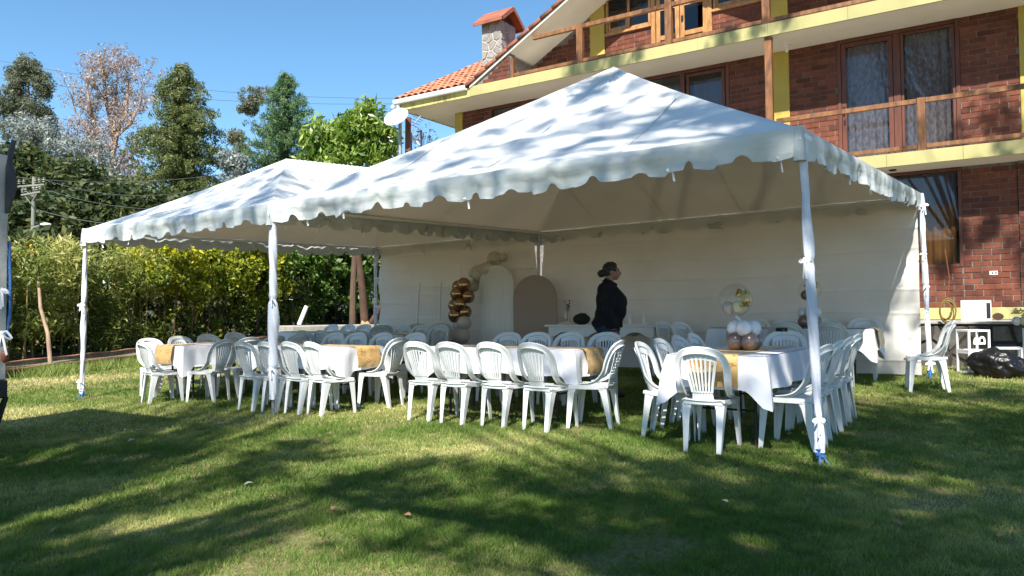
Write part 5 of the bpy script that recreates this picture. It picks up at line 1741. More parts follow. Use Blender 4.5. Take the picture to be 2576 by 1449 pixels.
open_box('balloon_box', 'white-edged clear box with a white letter B on its side, topmost by the retaining wall', b1 + Vector((0, 0, .312)), .31, .31, .31, RB, 'B', bar_=.028)
b2 = ST(-1.19, 6.98)
open_box('balloon_box', 'white-edged clear box half hidden behind the black bag', b2, .30, .30, .36, RB - .45, bar_=.028)
# the closed white box on the ledge
q = Vector((*XY(-.77, 7.95), .958)); bx = thing('carton_box', 'closed white carton with an open window side, on the ledge', 'box', q, RZ - R(13)); bx.scale = (.88, .88, .88)
MB().bbox(-.19, .19, -.18, .18, 0, .37, .004).build('carton', M['card'], bx)
MB().box(.191, .194, -.13, .13, .05, .32).build('window', M['dark_room'], bx)
for y0, y1, z0, z1 in ((-.175, -.13, 0.003, .365), (.13, .175, .003, .365), (-.129, .129, .003, .05), (-.129, .129, .32, .365)):
    MB().box(.1915, .199, y0, y1, z0, z1).build('frame', M['card'], bx)
MB().box(-.18, .18, -.1835, -.1805, .182, .186).build('flap_seam', M['mortar'], bx)
m_ = MB(); m_.bar((-.16, -.183, .34), (-.11, -.183, .20), .004, .006, (0, 1, 0)); m_.build('crease', M['mortar'], bx)
q = Vector((*XY(-1.06, 7.86), .958)); lg = thing('log_round', 'small brown log round on the ledge beside the white carton', 'log', q, RZ); lg.scale = (.78, .8, .85)
mb = MB(); mb.grid(lambda i, j: (.095 * math.cos(2 * PI * i) * (1 + .06 * math.sin(6 * PI * i)), -.07 + .15 * j, .075 + .075 * math.sin(2 * PI * i) * (1 - .25 * (math.sin(2 * PI * i) < 0))), 16, 2, closed_u=True); mb.build('bark', M['bark_red'], lg)
mb = MB(); n_ = 16; mb.add([(.095 * math.cos(2 * PI * k / n_) * (1 + .06 * math.sin(6 * PI * k / n_)), -.071, .075 + .075 * math.sin(2 * PI * k / n_) * (1 - .25 * (k > 8))) for k in range(n_)], [tuple(range(n_))[::-1]]); mb.build('cut_face', M['bark_red'], lg)
# clear bubble balloon at the right edge, on a stick
q = ST(-1.37, 7.42); bb = thing('bubble_balloon', 'clear gold-lettered bubble balloon with white balloons inside, at the right edge', 'balloon', q, RZ)
_zc = 1.026 - q.z
mb = MB(); mb.ball((0, 0, 0), .168, 28, 18); bo = mb.build('bubble', M['clear'], bb, smooth=80, loc=(0, 0, _zc))
for c_, r_, m_n in (((-.075, -.02, -.06), .062, 'white_balloon'), ((.02, -.03, -.055), .066, 'yellow_balloon'), ((.06, .04, .02), .066, 'white_balloon')):
    b_ = MB(); b_.ball((0, 0, 0), r_, 16, 10, (1, 1, 1.08)); b_.build('inner_balloon', M[m_n], bo, smooth=80, loc=c_)
mb = MB(); mb.tube([(0, 0, 0), (0, 0, _zc - .165)], .010, 8); mb.build('stick', M['white_balloon'], bb)
sphere_text(bo, [('Baby', .13, .05)], .168, R(-25))
# rubbish bag
q = ST(-1.07, 6.28); bg_ = thing('rubbish_bag', 'knotted black plastic rubbish bag on the lawn before the clear boxes', 'bag', q, RZ); bg_.scale = (.92, 1.0, 1.1)
bm = bmesh.new(); bmesh.ops.create_icosphere(bm, subdivisions=6, radius=1.0)
from mathutils import noise as mnoise
for v in bm.verts:
    d_ = v.co.normalized()
    n1 = mnoise.noise(d_ * 1.3 + Vector((3, 1, 2))); n2 = mnoise.noise(d_ * 3.1 + Vector((7, 0, 1))); n3 = abs(mnoise.noise(Vector((d_.x * 5, d_.y * 5, d_.z * 2.5)) + Vector((1, 5, 3)))); n4 = abs(mnoise.noise(Vector((d_.x * 11, d_.y * 11, d_.z * 6))))
    f = 1.04 + .20 * n1 + .12 * n2 - .07 * n3 - .022 * n4
    z = d_.z * .21 * f
    v.co = Vector((d_.x * .36 * f, d_.y * .24 * f, max(.0, .15 + z) if z < 0 else .15 + z * (1.05 - .45 * max(0, d_.x))))
me = bpy.data.meshes.new('bag_body'); bm.to_mesh(me); bm.free(); me.materials.append(M['bag']); me.polygons.foreach_set('use_smooth', [True] * len(me.polygons))
inst('bag_body', me, bg_)
mb = MB(); mb.tube([(.28, -.08, .10), (.36, -.12, .08), (.43, -.15, .10)], [.05, .018, .045], 9); mb.build('knot', M['bag'], bg_)
# coiled yellow hose hanging behind the pole
q = Vector((*XY(-.40, 7.54), 1.12)); hs = thing('hose_coil', 'coiled yellow hose hanging behind the right rear tent pole', 'hose', q, RZ)
mb = MB(); pts = []
for k in range(220):
    a = k / 220 * 2 * PI * 6; rr = .12 + .022 * math.sin(k * .05)
    pts.append((rr * .75 * math.cos(a) + .02 * math.sin(a * .3), -.05 + .02 * math.sin(a * .21), rr * 1.25 * math.sin(a) + .02 * math.sin(a * .17)))
mb.tube(pts, .009, 6); mb.build('coil', M['yellow_hose'], hs)
mb = MB(); mb.tube([(.02, -.03, .2), (.05, -.02, .5), (.0, 0, .95)], .006, 5); mb.build('cord', M['rust'], hs)
# ------------------------------------------------------------------ foliage
def leaf_cloud(centers, sig, n, size, aspect=2.2, up=.0, droop=0.0, tone_mu=.5, tone_sd=.2, clump_tone=.18, quad=True, wts=None, curl=.25, horiz=0.0):
    """leaf quads scattered round clump centres: centers (m,3), sig (m,) or (m,3)"""
    centers = np.asarray(centers, float); m = len(centers)
    sig = np.asarray(sig, float)
    if sig.ndim == 1: sig = np.repeat(sig[:, None], 3, 1)
    ix = rng.choice(m, n, p=None if wts is None else np.asarray(wts) / np.sum(wts))
    d = rng.normal(0, 1, (n, 3)); d /= np.linalg.norm(d, axis=1)[:, None] + 1e-9
    rad = rng.random(n) ** .45
    p = centers[ix] + d * rad[:, None] * sig[ix]
    a = rng.normal(0, 1, (n, 3)); a[:, 2] *= (1 - horiz); a[:, 2] -= droop
    a /= np.linalg.norm(a, axis=1)[:, None] + 1e-9
    b = np.cross(a, rng.normal(0, 1, (n, 3)) + np.array([0, 0, up])); b /= np.linalg.norm(b, axis=1)[:, None] + 1e-9
    L = size * (.6 + .8 * rng.random(n)); W_ = L / aspect
    v = np.empty((n, 4, 3))
    v[:, 0] = p - a * (L / 2)[:, None]
    v[:, 1] = p + b * (W_ / 2)[:, None] 
    v[:, 2] = p + a * (L / 2)[:, None]
    v[:, 3] = p - b * (W_ / 2)[:, None] 
    cr = np.cross(a, b) * (L * curl)[:, None]
    v[:, 2] -= cr * .5
    ct = rng.normal(0, clump_tone, m)
    tone = np.clip(tone_mu + ct[ix] + rng.normal(0, tone_sd, n), 0, 1)
    return v.reshape(-1, 3), np.repeat(tone, 4)

def leaves_obj(name, v, tone, m, parent):
    f = np.arange(len(v), dtype=np.int32).reshape(-1, 4)
    o = bpy.data.objects.new(name, np_mesh(name, v, f, m, tone)); link(o, parent); return o

def branchy(mb, base, top, r0, r1, nb, spread, tips, bend=.15, lvl=1, start=.35):
    """tapered stem with side limbs that reach towards given tips"""
    base = Vector(base); top = Vector(top)
    pts = []; rr = []
    n = 9; off = Vector((random.uniform(-1, 1), random.uniform(-1, 1), 0)) * bend
    for k in range(n + 1):
        u = k / n
        pts.append(base.lerp(top, u) + off * math.sin(u * PI) + Vector((random.uniform(-1, 1), random.uniform(-1, 1), 0)) * bend * .12 * (k > 0))
        rr.append(r0 + (r1 - r0) * u ** .8)
    mb.tube(pts, rr, 9)
    for q in tips:
        q = Vector(q)
        k = min(n - 1, max(int(start * n), int(n * random.uniform(start, .85))))
        # leave lower than the tip
        while k > 1 and pts[k].z > q.z: k -= 1
        a = pts[k]; mid = a.lerp(q, .5) + Vector((random.uniform(-.3, .3), random.uniform(-.3, .3), random.uniform(0, .4))) * (q - a).length * .25
        mb.tube([a, a.lerp(mid, .6), mid, q], [rr[k] * .5, rr[k] * .38, rr[k] * .26, rr[k] * .07], 5)

def crown_pts(n, ellips, shell=.55, rr=None):
    """clump centres spread over a union of ellipsoids (centre, radii, weight)"""
    w = np.array([e[2] for e in ellips]); w = w / w.sum()
    out = []
    for k in range(n):
        c, r_, _ = ellips[rng.choice(len(ellips), p=w)]
        d = rng.normal(0, 1, 3); d /= np.linalg.norm(d)
        u = shell + (1 - shell) * rng.random() ** .6 if rng.random() < .8 else rng.random() * shell
        out.append(np.array(c) + d * np.array(r_) * u)
    return np.array(out)

L_ = {}
L_['euca'] = leaf_mat('eucalyptus_leaf', (.060, .075, .045), (.135, .150, .092), (.26, .27, .19), .4)
L_['silver'] = leaf_mat('silver_leaf', (.13, .16, .145), (.235, .27, .25), (.40, .43, .41), .3)
L_['dry'] = leaf_mat('dry_pinkish_leaf', (.17, .125, .105), (.34, .275, .25), (.52, .45, .42), .35)
L_['cypress'] = leaf_mat('cypress_needle', (.055, .075, .022), (.135, .165, .055), (.27, .29, .11), .4)
L_['pine'] = leaf_mat('pine_needle', (.040, .085, .034), (.095, .175, .070), (.20, .30, .125), .35)
L_['avocado'] = leaf_mat('avocado_leaf', (.055, .110, .016), (.155, .250, .040), (.38, .46, .12), .42, rough=.35, spec=.5)
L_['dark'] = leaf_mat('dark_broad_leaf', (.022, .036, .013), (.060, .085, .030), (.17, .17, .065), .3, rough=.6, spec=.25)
L_['bamboo'] = leaf_mat('bamboo_leaf', (.075, .115, .022), (.20, .245, .055), (.50, .47, .17), .42)
L_['gold'] = leaf_mat('golden_hedge_leaf', (.050, .090, .012), (.23, .265, .026), (.62, .57, .06), .42)
L_['green'] = leaf_mat('green_hedge_leaf', (.040, .085, .015), (.115, .200, .035), (.30, .40, .09), .42)
L_['flower'] = leaf_mat('orange_flower', (.5, .2, .02), (.6, .27, .02), (.7, .4, .04), .3)

def conifer(name, label, cx, depth, prof, leaf, nl, size, nb, droop, group, csig=.22, aspect=3.6, tone_mu=.5, bark='bark'):
    """prof: (photo y, left x, right x) of the outline from the top down; boughs radiate from the trunk"""
    base = Vector(bx(cx, depth)); root = thing(name, label, 'tree', base, 0, group)
    k = depth / 1909.0
    ys = [p[0] for p in prof]; ls = [p[1] for p in prof]; rs = [p[2] for p in prof]
    cs, sg = [], []
    mb = MB(); z_top = px(cx, ys[0], depth).z - base.z
    mb.tube([(0, 0, -.1), (.05, 0, z_top * .5), (0, 0, z_top * .97)], [.24, .15, .02], 8)
    for b in range(nb):
        y = ys[0] + (ys[-1] - ys[0]) * (b + random.random()) / nb
        l = np.interp(y, ys, ls); r_ = np.interp(y, ys, rs)
        a = random.random() * 2 * PI
        # half width in the direction of this bough
        hw = ((r_ - cx) if math.cos(a) > 0 else (cx - l)); hw = abs(hw) * (.45 + .55 * abs(math.cos(a))) + (1 - abs(math.cos(a))) * (r_ - l) * .28
        L = hw * k * random.choice((.55, .75, .9, 1.0, 1.0, 1.08))
        z0 = px(cx, y, depth).z - base.z
        d = Vector((math.cos(a), math.sin(a), 0))
        n = max(2, int(L / .28))
        for q in range(n + 1):
            u = (q + .35) / (n + .35)
            p = d * (L * u) + Vector((0, 0, z0 + L * (.18 * u - droop * u * u)))
            p += Vector((random.uniform(-.12, .12), random.uniform(-.12, .12), random.uniform(-.12, .12)))
            cs.append(p[:]); sg.append((csig * (1.15 - .5 * u), csig * (1.15 - .5 * u), csig * .75))
        if b % 3 == 0: mb.tube([Vector((0, 0, z0 - L * .1)), d * (L * .5) + Vector((0, 0, z0 + L * .05)), d * (L * .95) + Vector((0, 0, z0 + L * (.18 - droop)))], [.05, .03, .008], 4)
    mb.build('trunk', M[bark], root)
    v, t = leaf_cloud(cs, np.array(sg), nl, size, aspect=aspect, droop=droop, tone_mu=tone_mu, clump_tone=.2)
    leaves_obj('crown', v, t, L_[leaf], root)
    return root

def tree(name, label, base, parts, leaf, nl, size, bark='bark', stems=None, nclump=160, csig=.5, group=None, tips_n=14, limbs=True, trunk_r=.2, **kw):
    """parts: list of (centre, radii, weight) ellipsoids in world space"""
    base = Vector(base)
    root = thing(name, label, 'tree', base, 0, group)
    el = [((Vector(c) - base)[:], r_, w) for c, r_, w in parts]
    cp = crown_pts(nclump, el)
    cs = csig * (.6 + .8 * rng.random(nclump))
    v, t = leaf_cloud(cp, cs, nl, size, **kw)
    leaves_obj('crown', v, t, L_[leaf], root)
    for st_ in (stems or [((0, 0, 0), None)]):
        mb = MB()
        off, top = st_
        if top is None:
            c = max(el, key=lambda e: e[0][2]); top = (c[0][0], c[0][1], c[0][2] + c[1][2] * .5)
        else: top = (Vector(top) - base)[:]
        ti = cp[rng.choice(nclump, tips_n)] if limbs else []
        branchy(mb, off, top, trunk_r, .03, 0, 0, ti)
        mb.build('trunk', M[bark], root)
    return root
def bx(x, depth):   # ground point on the sight line
    q = px(x, 790, depth); return (q.x, q.y, ground_z(q.x, q.y))
def el(x, y, depth, rx, ry, w=1, rd=None):
    """ellipsoid measured in the photo: centre, half width and half height in photo px"""
    k = depth / 1909.0
    c = px(x, y, depth)
    return (c, (rx * k, (rd or rx) * k, ry * k), w)

GT = 'trees beyond the hedge'
# tall grey-green eucalyptus at the far left
tree('eucalyptus_tree', 'tall grey-green eucalyptus at the far left against the sky', bx(70, 48),
     [el(70, 175, 48, 26, 32, .8), el(105, 215, 48, 22, 40, .8), el(40, 205, 48, 26, 34, .7), el(25, 265, 48, 36, 40, 1), el(85, 280, 48, 40, 40, 1), el(118, 310, 48, 20, 34, .5), el(60, 350, 48, 80, 46, 1.3)], 'euca', 21000, .22, nclump=330, csig=.34, aspect=3.6, droop=.7, group=GT, tone_mu=.45, trunk_r=.3)
# silvery young eucalyptus below it
tree('silver_eucalyptus', 'pale silvery eucalyptus in front of the tall dark ones at the left', bx(95, 42),
     [el(90, 330, 42, 70, 32, 1), el(200, 385, 42, 85, 30, 1), el(60, 395, 42, 60, 30, .6), el(260, 440, 42, 60, 26, .6)], 'silver', 8000, .2, nclump=120, csig=.45, aspect=2.4, group=GT, trunk_r=.14)
# bare dry tree
def dry_tree():
    base = Vector(bx(265, 44)); root = thing('dry_tree', 'leafless-looking pinkish dry tree with pale split trunk', 'tree', base, 0, GT)
    k = 44 / 1909.
    def q(x, y, dd=0): return px(x, y, 44 + dd) - base
    limbs = [([(283, 560), (278, 470), (283, 400), (287, 330), (268, 260), (262, 200), (258, 150)], .26), ([(268, 480), (258, 420), (243, 370), (240, 320), (225, 260), (215, 190)], .20),
             ([(284, 390), (296, 330), (318, 280), (322, 220), (318, 165)], .15), ([(290, 345), (330, 310), (352, 260), (358, 215)], .11), ([(243, 370), (215, 320), (190, 280), (178, 235)], .10), ([(250, 400), (215, 370), (180, 345)], .07),
             ([(287, 330), (290, 260), (295, 200), (292, 155)], .09), ([(296, 420), (330, 395), (350, 370)], .08), ([(268, 260), (240, 225), (232, 170)], .07)]
    tipsl = []
    for pts, r0 in limbs:
        mb = MB(); ps = [q(x, y, random.uniform(-.8, .8)) for x, y in pts]
        mb.tube(ps, [r0 * (1 - .8 * i / (len(ps) - 1)) for i in range(len(ps))], 7)
        # side twigs
        for i in range(2 if len(ps) > 4 else 1, len(ps)):
            for z in range(7):
                a = ps[i - 1].lerp(ps[i], random.random())
                d = Vector((random.uniform(-1, 1), random.uniform(-1, 1), random.uniform(.1, 1.1))).normalized() * random.uniform(.6, 1.7)
                e = a + d
                mb.tube([a, a.lerp(e, .5) + Vector((0, 0, .12)), e], [r0 * .16, r0 * .10, .006], 4, cap=False); tipsl += [e[:], a.lerp(e, .6)[:]]
                for z2 in range(2):
                    d2 = Vector((random.uniform(-1, 1), random.uniform(-1, 1), random.uniform(-.1, 1))).normalized() * random.uniform(.3, .8)
                    mb.tube([a.lerp(e, .6), a.lerp(e, .6) + d2], [.018, .006], 3, cap=False); tipsl.append((a.lerp(e, .6) + d2)[:])
        mb.build('limb', M['bark_pale'], root)
    v, t = leaf_cloud(tipsl, np.full(len(tipsl), .30), 13000, .14, aspect=2.4, droop=.6, tone_mu=.5)
    leaves_obj('crown', v, t, L_['dry'], root)
    v, t = leaf_cloud([q(330, 420)[:], q(345, 470)[:], q(320, 500)[:], q(310, 450)[:]], [.9, .9, .8, .9], 2600, .16, aspect=2.4, droop=.8, tone_mu=.25)
    leaves_obj('dead_skirt', v, t, L_['dry'], root)
dry_tree()
# olive cypress
conifer('cypress_tree', 'tall olive-green cypress with an open ragged crown', 455, 40,
    [(163, 445, 468), (185, 418, 492), (215, 398, 508), (262, 384, 516), (300, 375, 568), (335, 345, 566), (380, 330, 560), (430, 328, 575), (490, 332, 580), (560, 335, 590)],
    'cypress', 60000, .17, 310, .22, GT, .32, 3.2, .42)
# grey eucalyptus peeping out behind the pine
tree('eucalyptus_tree', 'small grey-green eucalyptus showing left behind the dense pine', bx(640, 52),
     [el(640, 245, 52, 36, 26, 1), el(690, 232, 52, 26, 16, .6), el(598, 345, 52, 20, 16, .8), el(612, 372, 52, 24, 18, .5), el(625, 275, 52, 20, 14, .5)], 'euca', 7000, .2, nclump=110, csig=.3, aspect=3, droop=.5, group=GT, tone_mu=.65, trunk_r=.18, tips_n=8)
# dense pine
conifer('pine_tree', 'dense conical green pine behind the smaller tent', 715, 38,
    [(188, 712, 722), (212, 694, 742), (250, 678, 764), (290, 655, 786), (330, 630, 800), (375, 612, 808), (430, 600, 812), (500, 590, 820)],
    'pine', 52000, .15, 230, -.05, GT, .26, 4.5, .5)
# avocado
tree('avocado_tree', 'bright green broad-leaved avocado tree behind the tents, left of the satellite dish', bx(885, 23),
     [el(925, 300, 23, 26, 36, .8), el(900, 345, 23, 70, 45, 1.6), el(815, 360, 23, 48, 42, 1), el(960, 350, 23, 45, 40, .8), el(890, 420, 23, 110, 55, 2), el(790, 420, 23, 40, 30, .5)],
     'avocado', 9500, .24, nclump=170, csig=.34, aspect=3.2, droop=.75, group=GT, tone_mu=.5, trunk_r=.12)
# dark broadleaf mass at the left, tree by tree
for k, (x, y, rx_, ry_, dp, lab) in enumerate(((70, 440, 75, 60, 33, 'dark broad-leaved tree at the left edge below the silvery eucalyptus'), (190, 470, 80, 55, 32, 'dark broad-leaved tree behind the utility pole'),
                                        (290, 520, 90, 55, 31, 'dark broad-leaved tree left of the smaller tent roof'), (130, 560, 120, 60, 29, 'low dark tree just above the hedge at the left'), (400, 545, 90, 50, 30, 'dark low tree directly above the smaller tent roof'))):
    tree('broadleaf_tree', lab, bx(x, dp), [el(x, y, dp, rx_, ry_, 1), el(x + 30, y + 40, dp, rx_ * .9, ry_ * .7, .7)], 'dark', 9500, .26, nclump=130, csig=.5, aspect=1.9, group=GT, tone_mu=.42, horiz=.4, trunk_r=.18)
# grey-green shrubs low behind the tents
tree('silver_eucalyptus', 'low pale silvery tree between the cypress and the pine', bx(590, 36), [el(585, 410, 36, 30, 28, 1), el(600, 450, 36, 40, 30, 1)], 'silver', 3500, .2, nclump=50, csig=.35, aspect=2.4, group=GT, trunk_r=.1, tips_n=6)
tree('bare_shrub', 'thin leafless twigs between the satellite dish and the house', bx(1065, 21), [el(1060, 340, 21, 34, 26, 1)], 'dry', 120, .10, nclump=30, csig=.25, bark='twig', aspect=3, tips_n=26, trunk_r=.035)

# hillside behind everything: hides the bare horizon between the trunks
mb = MB()
def hill(i, j):
    a = -1.35 + 2.0 * i; d = 55 + 60 * j
    x = math.sin(a) * d - 6; y = math.cos(a) * d
    return (x, y, -2 + 10 * math.sin(min(1, j * 1.6) * PI / 2) * (.8 + .3 * math.sin(i * 9)) + .5 * math.sin(i * 40))
mb.grid(hill, 60, 12)
M['hill'] = mat('wooded_hillside', (.018, .028, .010), .95, (.045, .055, .022), .5, 7, coords='World', bump=.8, bscale=1.2)
tag(mb.build('hillside', M['hill']), 'dark wooded hillside behind the garden trees', None, None, 'structure')

# ------------------------------------------------------------------ hedge of bamboo and golden shrubs behind the curb
def hedge_pt(k, off): return curb_pt(k, off)
def shrub(name, label, k0, k1, h0, h1, leaf, n, size, aspect, group, dense=70, droop=.2, tone=.5, low=.25, stems=9, dpt=(.9, 2.6), stemmat='bark', bamboo=False, low_w=1.0, flowers=0):
    c = curb_pt((k0 + k1) / 2, 1.4); base = Vector((c[0], c[1], ground_z(*c) + .2))
    root = thing(name, label, 'shrub', base, 0, group)
    cs = []; sg = []; wt = []
    for q in range(dense):
        u = random.random(); k = k0 + (k1 - k0) * u; off = random.uniform(*dpt)
        x, y = curb_pt(k, off)
        top = h0 + (h1 - h0) * u + .25 * math.sin(k * 2.3) + .18 * math.sin(k * 5.1)
        v = random.random() ** .75
        z = low + (top - low) * v
        cs.append((x - base.x, y - base.y, z - .2)); sg.append(random.uniform(.22, .42)); wt.append(1.0 if v > .45 else low_w)
    v, t = leaf_cloud(cs, np.array(sg), n, size, aspect=aspect, droop=droop, tone_mu=tone, wts=wt)
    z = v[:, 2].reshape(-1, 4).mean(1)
    t = np.clip(t + np.repeat((z - z.mean()) * .17, 4), 0, 1)  # yellower tops; highlights above and shade below put into the leaf tone
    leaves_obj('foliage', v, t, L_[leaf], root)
    for q in range(stems):
        mb = MB(); k = random.uniform(k0, k1); off = random.uniform(dpt[0] + .1, dpt[1]); x, y = curb_pt(k, off); hh = random.uniform(.6, .95) * min(h0, h1)
        a = Vector((x - base.x, y - base.y, -.1)); e = a + Vector((random.uniform(-.35, .35), random.uniform(-.35, .35), hh))
        mb.tube([a, a.lerp(e, .4) + Vector((random.uniform(-.08, .08), 0, 0)), e], [.022, .018, .008], 5); mb.build('stem', M['bamboo_culm' if bamboo else stemmat], root)
    if flowers:
        v, t = leaf_cloud([(random.uniform(-.7, .7), random.uniform(-.5, .3), h1 - .35 + random.uniform(-.2, .3)) for q in range(8)], np.full(8, .12), flowers, .07, aspect=1.2)
        leaves_obj('flowers', v, t, L_['flower'], root)['kind'] = 'stuff'
    return root
M['bamboo_culm'] = mat('bamboo_culm', (.26, .22, .08), .6, (.16, .12, .05), 6, coords='World')
GH = 'hedge shrubs behind the curb'
shrub('bamboo_clump', 'bamboo clump at the left edge of the hedge beside the truck', -4.5, .2, 2.75, 2.8, 'bamboo', 9000, .20, 6, GH, 120, .35, .45, bamboo=True, stems=14)
shrub('bamboo_clump', 'pale bamboo clump behind the left tent pole, leaning trunk in it', 0.2, 3.2, 2.75, 2.7, 'bamboo', 11000, .20, 6, GH, 130, .35, .55, bamboo=True, stems=16, flowers=60)
shrub('bamboo_clump', 'bamboo clump right of the left tent pole', 3.0, 5.6, 2.7, 2.9, 'bamboo', 9500, .19, 6, GH, 120, .35, .48, bamboo=True, stems=16)
shrub('golden_shrub', 'golden-leaved shrub under the left half of the smaller tent', 5.2, 8.0, 3.0, 3.4, 'gold', 11500, .13, 1.9, GH, 130, .1, .5, low_w=.22, stems=18, dpt=(.7, 2.2))
shrub('golden_shrub', 'golden-leaved shrub behind the middle front pole', 7.8, 10.8, 3.3, 3.6, 'gold', 12000, .14, 1.9, GH, 130, .1, .42, low_w=.22, stems=18, dpt=(.6, 2.2))
shrub('leafy_shrub', 'darker green shrub left of the concrete block', 10.4, 13.4, 3.5, 3.6, 'green', 9500, .15, 2.0, GH, 120, .2, .42, low_w=.4, stems=14, dpt=(.6, 2.2))
shrub('leafy_shrub', 'large-leaved green shrub overhanging the cut tree trunk', 13.0, 18.0, 3.9, 4.0, 'green', 9000, .26, 1.8, GH, 110, .3, .5, low_w=.2, stems=12, dpt=(.4, 2.4), low=1.2)
# deep shade of the hedge put into leaf colour: dark bushes added behind
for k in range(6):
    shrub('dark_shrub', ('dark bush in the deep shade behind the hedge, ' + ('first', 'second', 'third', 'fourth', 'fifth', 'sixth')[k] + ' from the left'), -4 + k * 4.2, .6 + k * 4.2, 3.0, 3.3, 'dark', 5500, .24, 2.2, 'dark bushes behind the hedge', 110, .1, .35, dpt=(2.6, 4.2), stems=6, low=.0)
# small yellow-flowered weeds at the truck end
shrub('low_weed', 'low feathery weeds at the foot of the hedge beside the truck', -1.6, .6, .75, .55, 'bamboo', 2200, .10, 4, None, 40, -.2, .55, dpt=(.66, 1.0), stems=6, low=.25)
# leaning pale trunk in the hedge
p0 = px(127, 905, 15.6); p1 = px(98, 720, 16.2)
lt = thing('leaning_trunk', 'thin pale leaning tree trunk in the bamboo at the left', 'tree', (p0.x, p0.y, p0.z), 0)
mb = MB(); d = p1 - p0; mb.tube([(0, 0, -.1), d * .35 + Vector((.03, 0, 0)), d * .7 + Vector((-.04, 0, 0)), d, d * 1.5 + Vector((-.1, .2, 0))], [.042, .038, .034, .028, .015], 8); mb.build('trunk', M['bark_pale'], lt)
v_, t_ = leaf_cloud([(d * 1.4)[:], (d * 1.2)[:]], [.5, .4], 300, .15, aspect=3); leaves_obj('crown', v_, t_, L_['bamboo'], lt)

# ------------------------------------------------------------------ concrete block, cut trunk, pipe
cb = px(735, 850, 19.5); ce = px(1010, 845, 21.5)
zb = ground_z(cb.x, cb.y)
blk = thing('concrete_wall', 'low pale concrete wall behind the far chairs', 'wall', (cb.x, cb.y, zb), math.atan2(ce.y - cb.y, ce.x - cb.x))
Lb = math.hypot(ce.x - cb.x, ce.y - cb.y)
MB().bbox(0, Lb, 0, 1.1, -.2, px(735, 820, 19.5).z - zb, .02).build('concrete', M['concrete'], blk)
ztop = px(735, 820, 19.5).z
tr_ = px(918, 800, 21.3); tt_ = px(903, 655, 21.6)
ct = thing('cut_trunk', 'reddish cut tree trunk with a pale fresh notch, behind the concrete wall', 'tree', (tr_.x, tr_.y, ztop - .4), 0)
d = tt_ - Vector((tr_.x, tr_.y, ztop))
mb = MB(); mb.tube([(0, 0, 0), (0, 0, .42), Vector((0, 0, .4)) + d * .5 + Vector((.02, 0, 0)), Vector((0, 0, .4)) + d, Vector((0, 0, .6)) + d * 1.5], [.13, .12, .105, .09, .06], 12); mb.build('trunk', M['bark_red'], ct)
mb = MB(); mb.tube([(.16, -.03, .42), (.36, -.02, .75), (.52, 0, 1.05)], [.08, .07, .065], 10); mb.build('branch_stub', M['bark_red'], ct)
mb = MB(); mb.add([(-.09, -.165, .40), (.17, -.155, .40), (.11, -.17, .50), (.03, -.17, .46), (-.05, -.17, .52)], [(0, 1, 2, 3), (0, 3, 4)]); mb.build('fresh_notch', M['cut_wood'], ct, solid=.03)
q0 = px(752, 816, 19.9); q1 = px(771, 771, 20.1)
pp = thing('white_pipe', 'short white plastic pipe leaning up from the concrete wall', 'pipe', (q0.x, q0.y, ztop), 0)
mb = MB(); mb.tube([(0, 0, .02), (q1.x - q0.x, q1.y - q0.y, q1.z - ztop)], .055, 12); mb.build('pipe', M['white_paint'], pp)

# ------------------------------------------------------------------ utility pole, street lamp and wires
UD = 24.0; pb = bx(78, UD)
up_ = thing('utility_pole', 'grey concrete utility pole with cross arms and insulators among the dark trees', 'utility pole', pb, 0)
ptop = px(86, 445, UD); rel = ptop - Vector(pb)
mb = MB(); mb.tube([(0, 0, 0), rel], [.085, .055], 10); mb.build('pole', M['pole_conc'], up_)
for dz, half, tl in ((-.30, .42, .03), (-.55, .30, .05)):
    c = rel + Vector((0, -.05, dz))
    mb = MB(); mb.bar(c + Vector((-half, -.1, -tl)), c + Vector((half, -.1, tl)), .05, .05); mb.build('cross_arm', M['pole_conc'], up_)
    for q in (-.9, -.55, .3, .6, .95):
        mb = MB(); b = c + Vector((q * half, -.1, tl * q + .06)); mb.lathe([(.02, 0), (.045, .02), (.02, .05), (.05, .08), (.02, .12), (.035, .15), (0, .17)], 8, b[:]); mb.build('insulator', M['pole_conc'], up_)
    for sg_ in (-1, 1):
        mb = MB(); mb.bar(c + Vector((sg_ * half * .7, -.1, tl * sg_ * .7)), c + Vector((0, -.1, -.32)), .02, .02); mb.build('arm_strut', M['pole_conc'], up_)
sl = thing('street_lamp', 'small white street lamp on a thin arm beside the utility pole', 'street lamp', (pb[0] + .1, pb[1] - .4, pb[2]), 0)
lq = px(100, 568, UD - .4) - Vector((pb[0] + .1, pb[1] - .4, pb[2]))
mb = MB(); mb.tube([(0, 0, 0), (0, 0, lq.z - .25), (lq.x * .6, lq.y, lq.z - .05), lq], .035, 6); mb.build('arm', M['pole_conc'], sl)
mb = MB(); mb.ball(lq + Vector((.18, 0, .04)), .17, 12, 8, (1, .5, .3)); mb.build('lamp_head', M['white_paint'], sl)
def wire(label, pts, sag, r_=.014):
    a, b = pts
    o_ = Vector(a)
    mb = MB(); n = 24
    mb.tube([(Vector(a).lerp(Vector(b), k / n) - o_) + Vector((0, 0, -sag * 4 * (k / n) * (1 - k / n))) for k in range(n + 1)], r_, 4)
    o = mb.build('overhead_wire', M['wire'], None, loc=o_)
    tag(o, label, 'wire', 'overhead wires')
def roofpt(z): return Vector((*XY(12.0, 12.4), z))
wire('upper of the two thin wires crossing the sky to the roof', (px(-40, 145, 24), px(1010, 247, 24.5)), .35, .006)
wire('lower of the two thin wires crossing the sky to the roof', (px(-40, 190, 24), px(1000, 261, 24.2)), .28, .006)
wire('highest wire running right from the utility pole', (px(20, 443, UD), px(640, 425, 24)), .3, .008)
wire('sagging second wire running right from the utility pole', (px(90, 445, UD), px(620, 445, 24)), .6, .008)
